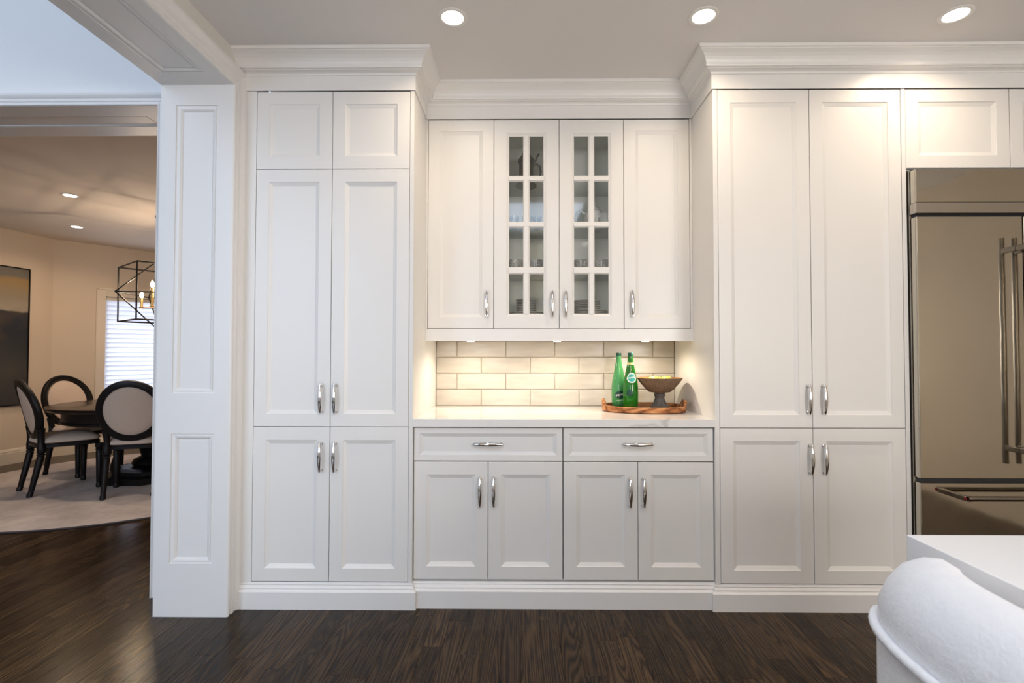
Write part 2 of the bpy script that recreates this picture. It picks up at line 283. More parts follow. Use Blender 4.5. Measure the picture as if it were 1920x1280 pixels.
# ------------------------------------------------------------------ helpers
class MB:
    def __init__(s): s.v = []; s.f = []
    def add(s, v, f):
        n = len(s.v); s.v += [tuple(x) for x in v]; s.f += [tuple(i+n for i in q) for q in f]; return s
    def box(s, x0, x1, y0, y1, z0, z1):
        v = [(x, y, z) for z in (z0, z1) for y in (y0, y1) for x in (x0, x1)]
        return s.add(v, [(0, 2, 3, 1), (4, 5, 7, 6), (0, 1, 5, 4), (2, 6, 7, 3), (0, 4, 6, 2), (1, 3, 7, 5)])
    def rings(s, rings, close=True, cap0=True, cap1=True):
        n = len(rings[0]); v = [p for r in rings for p in r]; f = []
        for i in range(len(rings)-1):
            for j in range(n if close else n-1):
                k = (j+1) % n; f.append((i*n+j, i*n+k, (i+1)*n+k, (i+1)*n+j))
        if cap0: f.append(tuple(range(n-1, -1, -1)))
        if cap1: f.append(tuple((len(rings)-1)*n+j for j in range(n)))
        return s.add(v, f)
    def tube(s, pts, rad, n=10, up=None, sx=1.0, close=False):
        """tube along pts; rad a number or list"""
        pts = [Vector(p) for p in pts]; m = len(pts)
        rad = [rad]*m if not isinstance(rad, (list, tuple)) else rad
        rings = []; prev = None
        for i, p in enumerate(pts):
            if close: t = pts[(i+1) % m]-pts[i-1]
            else: t = pts[min(i+1, m-1)]-pts[max(i-1, 0)]
            t.normalize()
            if prev is None:
                a = Vector((0, 0, 1)) if abs(t.z) < 0.9 else Vector((1, 0, 0))
                if up is not None: a = Vector(up)
            else: a = prev
            b = (a - t*a.dot(t)).normalized(); prev = b; c = t.cross(b)
            rings.append([p + (b*math.cos(2*PI*k/n)*rad[i] + c*math.sin(2*PI*k/n)*rad[i]*sx) for k in range(n)])
        if close: rings.append(rings[0]); return s.rings(rings, True, False, False)
        return s.rings(rings)
    def lathe(s, prof, c=(0, 0, 0), n=24, ax='z', cap0=True, cap1=True, ripple=None):
        rings = []
        for i, (r, h) in enumerate(prof):
            ring = []
            for k in range(n):
                a = 2*PI*k/n; rr = r*(1+(ripple(a, i) if ripple else 0))
                if ax == 'z': ring.append((c[0]+rr*math.cos(a), c[1]+rr*math.sin(a), c[2]+h))
                elif ax == 'y': ring.append((c[0]+rr*math.cos(a), c[1]-h, c[2]+rr*math.sin(a)))
                else: ring.append((c[0]+h, c[1]+rr*math.cos(a), c[2]+rr*math.sin(a)))
            rings.append(ring)
        return s.rings(rings, True, cap0, cap1)
    def sweep(s, path, prof, z0=0.0):
        """profile [(outward, z)] along 2-D path, outward = right of travel, mitred"""
        P = [Vector(p) for p in path]; n = len(P); rings = []
        for i in range(n):
            d0 = (P[i]-P[i-1]).normalized() if i else (P[1]-P[0]).normalized()
            d1 = (P[i+1]-P[i]).normalized() if i < n-1 else d0
            n0 = Vector((d0.y, -d0.x)); n1 = Vector((d1.y, -d1.x)); b = (n0+n1); b = b/ (b.dot(n0) if abs(b.dot(n0)) > 1e-6 else 1)
            rings.append([(P[i].x+b.x*o, P[i].y+b.y*o, z0+z) for o, z in prof])
        return s.rings(rings, True, True, True)
    def panel(s, x0, x1, z0, z1, y, prof, back=0.018, mp=None):
        """rectangular stepped face (facing -y): prof = [(inset, depth_back)]; closes with a back"""
        mp = mp or (lambda a, b, c: (a, b, c))
        rings = [[mp(x0, y+back, z0), mp(x1, y+back, z0), mp(x1, y+back, z1), mp(x0, y+back, z1)]]
        for i, d in prof:
            rings.append([mp(x0+i, y+d, z0+i), mp(x1-i, y+d, z0+i), mp(x1-i, y+d, z1-i), mp(x0+i, y+d, z1-i)])
        return s.rings(rings)
    def sphere(s, c, r, n=12, m=8, sz=1.0):
        return s.lathe([(max(1e-4, r*math.sin(PI*i/m)), -r*sz*math.cos(PI*i/m)) for i in range(m+1)], c, n)
    def shift(s, o, i0=0):
        s.v = s.v[:i0]+[(x+o[0], y+o[1], z+o[2]) for x, y, z in s.v[i0:]]; return s
    def build(s, name, m, parent=None, org=None, smooth=False, bevel=0.0, label=None, sub=0):
        me = bpy.data.meshes.new(name)
        v = s.v if org is None else [(x-org[0], y-org[1], z-org[2]) for x, y, z in s.v]
        me.from_pydata(v, [], s.f); me.update()
        bm = bmesh.new(); bm.from_mesh(me); bmesh.ops.recalc_face_normals(bm, faces=bm.faces); bm.to_mesh(me); bm.free()
        o = bpy.data.objects.new(name, me); COL.objects.link(o)
        if m: me.materials.append(m)
        if parent: o.parent = parent
        if smooth:
            me.polygons.foreach_set('use_smooth', [True]*len(me.polygons))
            try: me.set_sharp_from_angle(angle=math.radians(38))
            except Exception: pass
        if bevel:
            b = o.modifiers.new('bevel', 'BEVEL'); b.width = bevel; b.segments = 2; b.limit_method = 'ANGLE'; b.angle_limit = math.radians(50)
        if sub:
            b = o.modifiers.new('subsurf', 'SUBSURF'); b.levels = sub; b.render_levels = sub
        if label: o['label'] = label
        return o
def thing(name, label, cat, loc=(0, 0, 0), rz=0.0, group=None):
    o = bpy.data.objects.new(name, None); COL.objects.link(o); o.location = loc; o.rotation_euler = (0, 0, rz); o.empty_display_size = 0.05
    o['label'] = label; o['category'] = cat
    if group: o['group'] = group
    return o
def tag(o, label, cat, group=None):
    o['label'] = label; o['category'] = cat
    if group: o['group'] = group
    return o
def struct(o): o['kind'] = 'structure'; return o
def copy_tree(o, parent=None):
    c = o.copy(); COL.objects.link(c)
    if parent: c.parent = parent
    for ch in list(o.children): copy_tree(ch, c)
    return c

# camera projection (only to choose which floor boards are near enough to be single pieces)
def proj(p):
    d = Vector(p)-Vector((0, -2.4873, 1.2211)); z = d.dot(F)
    if z < 0.05: return None
    return 972.4+956.1*d.dot(R)/z, 645.3-956.1*d.dot(U)/z

# ------------------------------------------------------------------ setting: measures
XL, XR, YU, YB = -0.5402, 0.9272, 0.309, 0.6601
ZFR = 2.5315
WX, WXH = -1.405, -1.735       # kitchen face and hall face of the dividing wall
YJ = -0.073                    # jamb face of the opening
ZOP = 2.516                    # opening head
OPN = -2.9                     # near end of the opening (behind the camera)

# ------------------------------------------------------------------ floor boards
fl = struct(MB().box(-6.9, 3.8, -6.3, 6.2, -0.06, -0.006).build('floor', mat('subfloor', (0.02, 0.014, 0.01), 0.8)))
PW = 0.083
planks = []
x = -6.4; lane = 0
while x < 3.6:
    y = -6.2 + random.random()*0.9
    if lane % 2: y -= 0.4
    while y < 5.9:
        ln = random.uniform(0.45, 1.35)
        y1 = min(y+ln, 5.9)
        planks.append((x, x+PW, max(y, -6.2), y1)); y = y1
    x += PW; lane += 1
def hidden(a):
    x0, x1, y0, y1 = a; cx, cyy = (x0+x1)/2, (y0+y1)/2
    if x0 > -1.37 and y0 > 0: return True
    if WXH < x1 and x0 < WX and y0 > 0.3: return True
    if (cx+3.8)**2+(cyy-2.55)**2 < 1.35**2: return True
    if cx > 1.5: return True
    pts = [proj((px, py, 0)) for px in (x0, x1) for py in (y0, (y0+y1)/2, y1)]
    pts = [q for q in pts if q]
    if not pts: return True
    if not any(-10 < q[0] < 1930 and q[1] < 1290 for q in pts): return True
    if x1 > -1.9 and x0 < -1.0 and y0 > 0.35: return True
    if cyy > 0.4 and proj((cx, cyy, 0)) and proj((cx, cyy, 0))[0] > 300: return True
    return False
vis = [a for a in planks if not hidden(a)]
def psize(a):
    d = (a[2]+a[3])/2+2.4873
    return (a[3]-a[2])*PW/max(d, 0.3)**3
vis.sort(key=psize, reverse=True)
single = set(vis[:290])
def plank_geo(mb, a, u=0.0006):
    x0, x1, y0, y1 = a; g = 0.00015
    x0 += g; x1 -= g; y0 += g; y1 -= g; b = 0.0012
    lo = [(x0, y0, -0.006), (x1, y0, -0.006), (x1, y1, -0.006), (x0, y1, -0.006)]
    md = [(x0, y0, -b), (x1, y0, -b), (x1, y1, -b), (x0, y1, -b)]
    hi = [(x0+b, y0+b, 0), (x1-b, y0+b, 0), (x1-b, y1-b, 0), (x0+b, y1-b, 0)]
    mb.rings([lo, md, hi], True, False, True)
stuff = MB()
for a in planks:
    if a in single:
        mb = MB(); plank_geo(mb, a)
        o = mb.build('plank', floor_wood, fl, org=((a[0]+a[1])/2, (a[2]+a[3])/2, 0)); o.location = ((a[0]+a[1])/2, (a[2]+a[3])/2, 0)
    else: plank_geo(stuff, a)
o = stuff.build('planks', floor_wood, fl); o['kind'] = 'stuff'

# ------------------------------------------------------------------ kitchen shell
m = MB(); SKX0, SKX1, SKY0, SKY1 = -0.62, 0.62, -3.2, -1.8
m.box(WX-0.02, SKX0, -6.3, 0.75, H, H+0.12); m.box(SKX1, 3.7, -6.3, 0.75, H, H+0.12); m.box(SKX0, SKX1, -6.3, SKY0, H, H+0.12); m.box(SKX0, SKX1, SKY1, 0.75, H, H+0.12)
struct(m.build('ceiling', ceil_m))
m = MB(); m.box(SKX0-0.02, SKX0, SKY0, SKY1, H+0.0, 3.3); m.box(SKX1, SKX1+0.02, SKY0, SKY1, H, 3.3); m.box(SKX0-0.02, SKX1+0.02, SKY0-0.02, SKY0, H, 3.3); m.box(SKX0-0.02, SKX1+0.02, SKY1, SKY1+0.02, H, 3.3)
struct(m.build('added_skylight_well', ceil_m))  # well around the added skylight, out of view
wb = struct(MB().box(WX, 3.62, YB+0.004, 0.78, 0, H).build('wall_back', wall_m))
struct(MB().box(3.6, 3.72, -6.3, 0.75, 0, H).build('wall_right', mat('beige_wall_paint', (0.62, 0.54, 0.44), 0.7)))
# dividing wall between kitchen and hall with the wide cased opening
m = MB(); m.box(WXH, WX, YJ, 0.28, 0, 5.1); m.box(WXH, WX, OPN, YJ, ZOP+0.010, 5.1); m.box(WXH, WX, -6.3, OPN, 0, 5.1)
struct(m.build('wall_left', wall_m))
# rear wall with window openings
m = MB()
for x0, x1, z0, z1 in ((WX, -1.37, 0, H), (-0.47, 1.75, 0, H), (3.45, 3.6, 0, H), (-1.37, -0.47, 0, 0.9), (-1.37, -0.47, 2.3, H), (1.75, 3.45, 0, 0.9), (1.75, 3.45, 2.3, H)): m.box(x0, x1, -6.3, -6.18, z0, z1)
struct(m.build('wall_rear', wall_m))
m = MB()
for xx in (-1.37, -0.53, 1.75, 2.57, 3.39): m.box(xx, xx+0.06, -6.19, -6.15, 0.9, 2.3)
for zz in (0.9, 2.24):
    m.box(-1.37, -0.47, -6.19, -6.15, zz, zz+0.06); m.box(1.75, 3.45, -6.19, -6.15, zz, zz+0.06)
struct(m.build('window_1', trim_white))

# cased opening: panelled jamb, soffit panel, casings
def framed(mb, x0, x1, z0, z1, y, recs, mp, margin_back=0.012):
    """flat board with rectangular recessed panels; recs = list of (a0,a1,b0,b1)"""
    xs = sorted({x0, x1, *[r[0] for r in recs], *[r[1] for r in recs]}); zs = sorted({z0, z1, *[r[2] for r in recs], *[r[3] for r in recs]})
    for i in range(len(xs)-1):
        for j in range(len(zs)-1):
            cx, cz = (xs[i]+xs[i+1])/2, (zs[j]+zs[j+1])/2
            if any(r[0] < cx < r[1] and r[2] < cz < r[3] for r in recs): continue
            mb.add([mp(xs[i], y, zs[j]), mp(xs[i+1], y, zs[j]), mp(xs[i+1], y, zs[j+1]), mp(xs[i], y, zs[j+1])], [(0, 1, 2, 3)])
jamb_prof = [(0, 0), (0.003, 0.0), (0.003, 0.005), (0.007, 0.007), (0.012, 0.007), (0.014, 0.002), (0.022, 0.004), (0.029, 0.012), (0.031, 0.016), (0.034, 0.016), (0.034, 0.013)]
JX = [(-1.662, -1.458)]
yf = YJ-0.018
jm = MB(); recs = [(-1.664, -1.457, 1.040, 2.421), (-1.664, -1.457, 0.243, 0.856)]
framed(jm, WXH-0.0, WX, 0, ZOP, yf, recs, lambda a, b, c: (a, b, c))
jm.add([(WXH, yf, 0), (WXH, YJ+0.1, 0), (WXH, YJ+0.1, ZOP), (WXH, yf, ZOP)], [(0, 1, 2, 3)])
jm.add([(WX, yf, 0), (WX, YJ+0.1, 0), (WX, YJ+0.1, ZOP), (WX, yf, ZOP)], [(0, 1, 2, 3)])
jo = struct(jm.build('trim_1', trim_white))
for r in recs:
    mb = MB(); mb.panel(*r, yf, jamb_prof, 0.0165); mb.build('panel', trim_white, jo)
# soffit board (faces down), panel recess runs along y
sm = MB(); srec = [(-1.664, -1.457, OPN+0.12, yf-0.10)]
mpd = lambda a, b, c: (a, c, b)    # b is now vertical
framed(sm, WXH, WX, OPN, yf, ZOP, srec, mpd)
so = struct(sm.build('trim_2', trim_white))
mb = MB(); mb.panel(*srec[0], ZOP, [(i, d*0.55) for i, d in jamb_prof], 0.0095, mpd); mb.build('panel', trim_white, so)
# kitchen-side casing: profile across its width (u from opening edge outward, t = thickness)
cas = [(0.0, 0.0), (0.0, 0.014), (0.003, 0.021), (0.008, 0.024), (0.014, 0.022), (0.018, 0.0175), (0.030, 0.018), (0.034, 0.023), (0.046, 0.0235), (0.050, 0.019), (0.060, 0.019), (0.066, 0.025), (0.078, 0.031), (0.086, 0.033), (0.095, 0.033), (0.095, 0.0)]
def casing_frame(mb, path_pts, x, sgn, prof):
    """casing on a wall of constant x; path in (y,z): up the leg, along the head, down"""
    P = [Vector(p) for p in path_pts]; rings = []
    n = len(P)
    for i in range(n):
        d0 = (P[i]-P[i-1]).normalized() if i else (P[1]-P[0]).normalized(); d1 = (P[i+1]-P[i]).normalized() if i < n-1 else d0
        n0 = Vector((d0.y, -d0.x)); n1 = Vector((d1.y, -d1.x)); b = n0+n1; b = b/b.dot(n0)
        rings.append([(x+sgn*t, P[i].x+b.x*u, P[i].y+b.y*u) for u, t in prof])
    mb.rings(rings)
mb = MB(); casing_frame(mb, [(yf, 0), (yf, ZOP), (OPN, ZOP), (OPN, 0)][::1], WX, 1, cas)
# outward must point away from the opening (towards +y on the first leg)
struct(mb.build('trim_3', trim_white, smooth=False))

# ------------------------------------------------------------------ hall shell (two storeys)
HZ = 5.1; YH = 0.111; ZD = 2.51
struct(MB().box(-6.3, WXH, -6.3, YH+0.33, HZ, HZ+0.1).build('ceiling_hall', hall_m))
m = MB(); m.box(-1.865, WXH, YH, YH+0.33, 0, HZ); m.box(-4.6, -1.865, YH, YH+0.33, ZD+0.012, HZ); m.box(-6.3, -4.6, YH, YH+0.33, 0, HZ)
struct(m.build('wall_hall_far', hall_m))
struct(MB().box(-6.3, -6.2, -6.3, YH, 0, HZ).build('wall_hall_left', hall_m))
m = MB(); m.box(-6.3, -4.7, -6.3, -6.18, 0, HZ); m.box(-4.7, -2.3, -6.3, -6.18, 0, 0.7); m.box(-4.7, -2.3, -6.3, -6.18, 4.4, HZ); m.box(-2.3, WXH, -6.3, -6.18, 0, HZ)
struct(m.build('wall_hall_front', hall_m))
m = MB()
for xx in (-4.7, -3.53, -2.36): m.box(xx, xx+0.06, -6.28, -6.2, 0.7, 4.4)
for zz in (0.7, 2.2, 3.3, 4.34): m.box(-4.7, -2.3, -6.28, -6.2, zz, zz+0.06)
struct(m.build('window_2', trim_white))
# hall side casing of the dining opening (faces -y) as sweeps in x-z
def casing_y(mb, pts, y, sgn, prof):
    P = [Vector(p) for p in pts]; rings = []; n = len(P)
    for i in range(n):
        d0 = (P[i]-P[i-1]).normalized() if i else (P[1]-P[0]).normalized(); d1 = (P[i+1]-P[i]).normalized() if i < n-1 else d0
        n0 = Vector((-d0.y, d0.x)); n1 = Vector((-d1.y, d1.x)); b = n0+n1; b = b/b.dot(n0)
        rings.append([(P[i].x+b.x*u, y+sgn*t, P[i].y+b.y*u) for u, t in prof])
    mb.rings(rings)
cas2 = [(u*0.62 if u < 0.09 else 0.062, t*0.9) for u, t in cas]
mb = MB(); casing_y(mb, [(-4.6, 0), (-4.6, ZD), (-1.887, ZD), (-1.887, 0)], YH, -1, cas2)
struct(mb.build('trim_5', trim_white))
mb = MB(); casing_y(mb, [(-4.6, 0), (-4.6, ZD), (-1.887, ZD), (-1.887, 0)], YH+0.33, 1, cas2)
struct(mb.build('trim_6', trim_white))
# soffit + jamb lining of the dining opening
sm = MB(); srec = [(-4.45, -2.03, YH+0.10, YH+0.23)]
framed(sm, -4.6, -1.865, YH, YH+0.33, ZD, srec, mpd)
so2 = struct(sm.build('trim_7', trim_white))
mb = MB(); mb.panel(*srec[0], ZD, [(i*0.5, d*0.6) for i, d in jamb_prof], 0.0105, mpd); mb.build('panel', trim_white, so2)
struct(MB().box(-1.887, -1.86, YH, YH+0.33, 0, ZD).build('trim_8', trim_white))

# ------------------------------------------------------------------ dining room shell
DC = 2.64
A = (-6.18, YH+0.33); Bc = (-5.725, 3.64); Cw = (-4.32, 5.37); Dw = (-1.75, 5.37)
def wall_seg(mb, p, q, z0, z1, th=0.12, u0=0.0, u1=None):
    p = Vector(p); q = Vector(q); d = (q-p); Ln = d.length; d.normalize(); n = Vector((-d.y, d.x)); u1 = Ln if u1 is None else u1
    a, b = p+d*u0, p+d*u1
    v = [(a.x, a.y, z0), (b.x, b.y, z0), (b.x+n.x*th, b.y+n.y*th, z0), (a.x+n.x*th, a.y+n.y*th, z0)]
    v += [(vx, vy, z1) for vx, vy, _ in v]
    mb.add(v, [(0, 3, 2, 1), (4, 5, 6, 7), (0, 1, 5, 4), (1, 2, 6, 5), (2, 3, 7, 6), (3, 0, 4, 7)])
mb = MB(); wall_seg(mb, A, Bc, 0, DC); struct(mb.build('wall_dining_left', dine_m))
WU0, WU1, WZ0, WZ1 = 0.512, 1.62, 0.55, 1.985
mb = MB(); wall_seg(mb, Bc, Cw, 0, DC, u1=WU0); wall_seg(mb, Bc, Cw, 0, DC, u0=WU1); wall_seg(mb, Bc, Cw, 0, WZ0, u0=WU0, u1=WU1); wall_seg(mb, Bc, Cw, WZ1, DC, u0=WU0, u1=WU1)
struct(mb.build('wall_dining_window', dine_m))
mb = MB(); wall_seg(mb, Cw, Dw, 0, DC); struct(mb.build('wall_dining_far', dine_m))
struct(MB().box(-1.75, -1.63, 0.3, 5.45, 0, DC).build('wall_dining_right', dine_m))
mb = MB(); mb.box(-6.4, -1.63, YH+0.332, 5.5, DC, DC+0.1); struct(mb.build('ceiling_dining', dine_ceil))
def local_frame(p, q):
    p = Vector(p); q = Vector(q); d = (q-p).normalized(); return p, d, Vector((-d.y, d.x))
bprof = [(0, 0), (0.018, 0), (0.018, 0.125), (0.014, 0.130), (0.016, 0.140), (0.010, 0.158), (0.004, 0.170), (0, 0.170)]
mb = MB(); mb.sweep([A, Bc, Cw, Dw], bprof); struct(mb.build('baseboard_dining', mat('cream_trim', (0.72, 0.64, 0.53), 0.4)))
# window in the angled wall
wo, wd, wn = local_frame(Bc, Cw); ang = math.atan2(wd.y, wd.x)
cream = MATS['cream_trim']
W = struct(bpy.data.objects.new('window_3', None)); COL.objects.link(W); W.location = (wo.x, wo.y, 0); W.rotation_euler = (0, 0, ang)
mb = MB(); c = 0.085   # casing, local x along the wall, -y into the room
for (x0, x1, z0, z1) in ((WU0-c, WU0, WZ0-0.03, WZ1+c), (WU1, WU1+c, WZ0-0.03, WZ1+c), (WU0, WU1, WZ1, WZ1+c)):
    mb.box(x0, x1, -0.02, 0.0, z0, z1)
mb.box(WU0-c, WU1+c, -0.028, -0.0, WZ1+c, WZ1+c+0.02); mb.box(WU0-c-0.02, WU1+c+0.02, -0.05, 0.02, WZ0-0.03, WZ0)
mb.box(WU0-c-0.012, WU0-c, -0.028, 0, WZ0, WZ1+c); mb.box(WU1+c, WU1+c+0.012, -0.028, 0, WZ0, WZ1+c)
mb.build('casing', cream, W, bevel=0.003)
mb = MB()
for (x0, x1, z0, z1) in ((WU0, WU0+0.035, WZ0, WZ1), (WU1-0.035, WU1, WZ0, WZ1), (WU0, WU1, WZ1-0.035, WZ1), (WU0, WU1, WZ0, WZ0+0.05)):
    mb.box(x0, x1, 0.07, 0.11, z0, z1)
mb.build('window_frame', trim_white, W)
MB().box(WU0+0.03, WU1-0.03, 0.088, 0.092, WZ0+0.04, WZ1-0.03).build('pane', win_glass, W)
l = area('dining_window_daylight', (0, 0, 0), (0, -1, 0), 1.1, 1.4, 24, (0.82, 0.88, 1.0)); l.parent = W
l.location = ((WU0+WU1)/2, 0.35, (WZ0+WZ1)/2); l.rotation_euler = (-PI/2, 0, 0)
# blind
bl = thing('window_blind', 'white slatted blind lowered in the dining room window', 'blind', (wo.x, wo.y, 0), ang)
MB().box(WU0+0.01, WU1-0.01, 0.012, 0.055, WZ1-0.045, WZ1-0.004).build('headrail', cream, bl)
sl = None; z = WZ1-0.075; k = 0
while z > WZ0+0.03:
    if sl is None:
        mb = MB(); a = math.radians(62); hw = 0.034
        sx0, sx1 = WU0+0.015, WU1-0.015
        v = []
        for xx in (sx0, sx1):
            for u in (-1, -0.4, 0.4, 1):
                v.append((xx, u*hw*math.cos(a)*-1, u*hw*math.sin(a)+0.004*(1-u*u)))
        for xx in (sx0, sx1):
            for u in (-1, -0.4, 0.4, 1):
                v.append((xx, u*hw*math.cos(a)*-1+0.0025, u*hw*math.sin(a)+0.004*(1-u*u)))
        f = [(0, 1, 5, 4), (1, 2, 6, 5), (2, 3, 7, 6), (8, 12, 13, 9), (9, 13, 14, 10), (10, 14, 15, 11), (0, 4, 12, 8), (3, 11, 15, 7), (0, 8, 9, 1), (1, 9, 10, 2), (2, 10, 11, 3), (4, 5, 13, 12), (5, 6, 14, 13), (6, 7, 15, 14)]
        mb.add(v, f); sl = mb.build('slat', slat_m, bl); s_ = sl
    else: s_ = sl.copy(); COL.objects.link(s_)
    s_.location = (0, 0.034, z); z -= 0.0605; k += 1
MB().box(WU0+0.015, WU1-0.015, 0.02, 0.05, z+0.02, z+0.042).build('bottom_rail', trim_white, bl)

# ------------------------------------------------------------------ crown, plinth, valance
crown = [(0.0, ZFR), (0.006, ZFR), (0.006, 2.602), (0.010, 2.604), (0.012, 2.612), (0.020, 2.617), (0.032, 2.619), (0.036, 2.623), (0.044, 2.624), (0.046, 2.629), (0.044, 2.636), (0.044, 2.641), (0.048, 2.652), (0.055, 2.665), (0.066, 2.677), (0.078, 2.685), (0.083, 2.687), (0.083, 2.690), (0.0914, 2.692), (0.0914, H), (0, H)]
mb = MB(); mb.sweep([(WX, 0), (XL, 0), (XL, YU), (XR, YU), (XR, 0), (3.6, 0)], crown); struct(mb.build('trim_9', trim_white))
base = [(0, 0), (0.022, 0), (0.022, 0.082), (0.020, 0.085), (0.013, 0.088), (0.011, 0.092), (0.012, 0.098), (0.007, 0.106), (0.004, 0.110), (0.006, 0.114), (0.002, 0.118), (0.0, 0.1215), (0.0, 0.1235), (-0.02, 0.1235), (-0.02, 0)]
mb = MB(); mb.sweep([(WX, 0.004), (XL, 0.004), (XL, 0.022), (XR, 0.022), (XR, 0.004), (1.862, 0.004), (1.862, 0.3)], base); struct(mb.build('trim_10', trim_white))

# ------------------------------------------------------------------ cabinets
door_prof = [(0.0, 0.0012), (0.0012, 0.0), (0.062, 0.0), (0.0625, 0.0015), (0.065, 0.0035), (0.078, 0.009), (0.081, 0.0105), (0.083, 0.0105)]
GAP = 0.0016
hmb = MB()
def make_handle():
    # long axis z, projects to -y; centred on the origin; posts 0.128 apart
    m = MB()
    for s in (-1, 1):
        m.lathe([(0.0088, 0.0), (0.0088, 0.002), (0.0065, 0.0045), (0.0048, 0.010), (0.0048, 0.018), (0.0062, 0.021)], (0, 0, s*0.064), 14, 'y')
    n = 17; rings = []
    for i in range(n):
        t = -1+2*i/(n-1); zz = t*0.072; yy = -(0.020+0.009*(1-t*t)); wx = 0.0032+0.0058*math.cos(t*PI/2)**0.8; ty = 0.0028+0.0012*(1-t*t)
        rings.append([(wx*math.cos(2*PI*k/12), yy+ty*math.sin(2*PI*k/12), zz) for k in range(12)])
    m.rings(rings)
    m.sphere((0, -0.020, 0.072), 0.0036, 10, 6); m.sphere((0, -0.020, -0.072), 0.0036, 10, 6)
    return m
handle_me = None
def handle(parent, x, y, z, horiz=False, org=(0, 0, 0)):
    global handle_me
    if handle_me is None:
        o = make_handle().build('handle', chrome, parent, smooth=True); handle_me = o.data
    else: o = bpy.data.objects.new('handle', handle_me); COL.objects.link(o); o.parent = parent
    o.location = (x-org[0], y-org[1], z-org[2])
    if horiz: o.rotation_euler = (0, PI/2, 0)
    return o
def door(parent, org, x0, x1, z0, z1, y, name='door'):
    mb = MB(); mb.panel(x0+GAP, x1-GAP, z0+GAP, z1-GAP, y, door_prof, 0.019)
    return mb.build(name, white, parent, org=org)

ZA, ZB, ZC, ZT = 0.1264, 0.8738, 2.1420, 2.5290
def body(t, org, x0, x1, z0, z1, y, yb=0.65, stiles=()):
    mb = MB(); mb.box(x0, x1, y+0.021, yb, z0, z1)
    for a, b in stiles: mb.box(a+0.0006, b-0.0006, y, y+0.022, z0, z1)
    return mb.build('body', body_white, t, org=org)
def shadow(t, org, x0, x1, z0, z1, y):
    return MB().box(x0, x1, y+0.0195, y+0.0208, z0, z1).build('gap_shade_sheet', painted_gap_shade, t, org=org)  # dark sheet behind the doors stands in for shade in their gaps

# left tower
T0, T1, T2 = -1.3216, -0.9446, -0.5601
org = ((T0+T2)/2, 0.3, 0)
t = thing('pantry_cabinet', 'tall white pantry cabinet beside the panelled opening, six doors', 'cabinet', org)
body(t, org, WX+0.001, XL, 0.1236, ZFR-0.001, 0.0, stiles=((WX, T0), (T2, XL+0.0006)))
shadow(t, org, T0, T2, ZA, ZT, 0)
for (a, b, side) in ((T0, T1, 1), (T1, T2, -1)):
    door(t, org, a, b, ZC, ZT, 0)
    hx = b-0.0425 if side == 1 else a+0.0270
    if side == -1: hx = a+0.0265
    d = door(t, org, a, b, ZB, ZC, 0); handle(d, hx, 0, 1.0135, org=org)
    d = door(t, org, a, b, ZA, ZB, 0); handle(d, hx, 0, 0.7300, org=org)
# right tower
T0, T1, T2 = 0.9498, 1.3988, 1.8441; ZBR = 0.8725
org = ((T0+T2)/2, 0.3, 0)
t = thing('pantry_cabinet', 'tall white pantry cabinet left of the refrigerator, four doors', 'cabinet', org)
body(t, org, XR, 1.866, 0.1236, ZFR-0.001, 0.0, stiles=((XR-0.0006, T0), (T2, 1.866)))
shadow(t, org, T0, T2, ZA, ZT, 0)
for (a, b, side) in ((T0, T1, 1), (T1, T2, -1)):
    hx = b-0.0225 if side == 1 else a+0.0500
    d = door(t, org, a, b, ZBR, ZT, 0); handle(d, hx, 0, 1.0130, org=org)
    hx = b-0.0155 if side == 1 else a+0.0510
    d = door(t, org, a, b, ZA, ZBR, 0); handle(d, hx, 0, 0.7250, org=org)
# over the refrigerator
T0, T1, T2 = 1.8655, 2.3720, 2.878; org = (T1, 0.3, 2.13)
t = thing('wall_cabinet', 'white two-door cabinet above the steel refrigerator', 'cabinet', org)
body(t, org, 1.8665, 2.90, 2.128, ZFR-0.001, 0.0, stiles=((2.878, 2.9),))
shadow(t, org, T0, T2, 2.137, ZT, 0)
for a, b in ((T0, T1), (T1, T2)): door(t, org, a, b, 2.137, ZT, 0)
t = thing('filler_panel', 'plain white end panel right of the refrigerator', 'panel', (3.0, 0.3, 0))
MB().box(2.955, 3.598, 0.0, 0.65, 0.0, ZFR-0.001).build('board', body_white, t, org=(3.0, 0.3, 0))

# base cabinets
YC = 0.018
for (a, mid, b, lab) in ((XL, -0.173, 0.1925, 'white base cabinet under the left half of the marble counter'), (0.1925, 0.557, XR, 'white base cabinet under the tray end of the marble counter')):
    org = (mid, 0.33, 0)
    t = thing('base_cabinet', lab, 'cabinet', org)
    body(t, org, a+0.0005, b-0.0005, 0.1236, 0.872, YC)
    shadow(t, org, a+0.002, b-0.002, 0.13, 0.8715, YC)
    aa, bb = a+0.002, b-0.002
    mb = MB(); mb.panel(aa+GAP*.7, bb-GAP*.7, 0.7075, 0.8685, YC, [(i*0.93 if i > .01 else i, d) for i, d in door_prof[:3]]+[(0.0585, 0.0015), (0.061, 0.0035)] + [(0.0635, 0.006), (0.0645, 0.0075), (0.0655, 0.0075)][:0] + [(0.0, 0)][:0], 0.019)
    # the drawer front is low, so its frame is narrower than a door's
    mb = MB(); mb.panel(aa+GAP*.7, bb-GAP*.7, 0.7075, 0.8685, YC, [(0, .0012), (.0012, 0), (.028, 0), (.0285, .0015), (.031, .0035), (.042, .009), (.0445, .0105), (.046, .0105)], 0.019)
    d = mb.build('drawer', white, t, org=org)
    handle(d, (a+b)/2+0.0005, YC+0.0105, 0.789, True, org)
    d = door(t, org, aa, mid, ZA+0.006, 0.7045, YC); handle(d, mid-0.039, YC, 0.558, org=org)
    d = door(t, org, mid, bb, ZA+0.006, 0.7045, YC); handle(d, mid+0.0275, YC, 0.558, org=org)

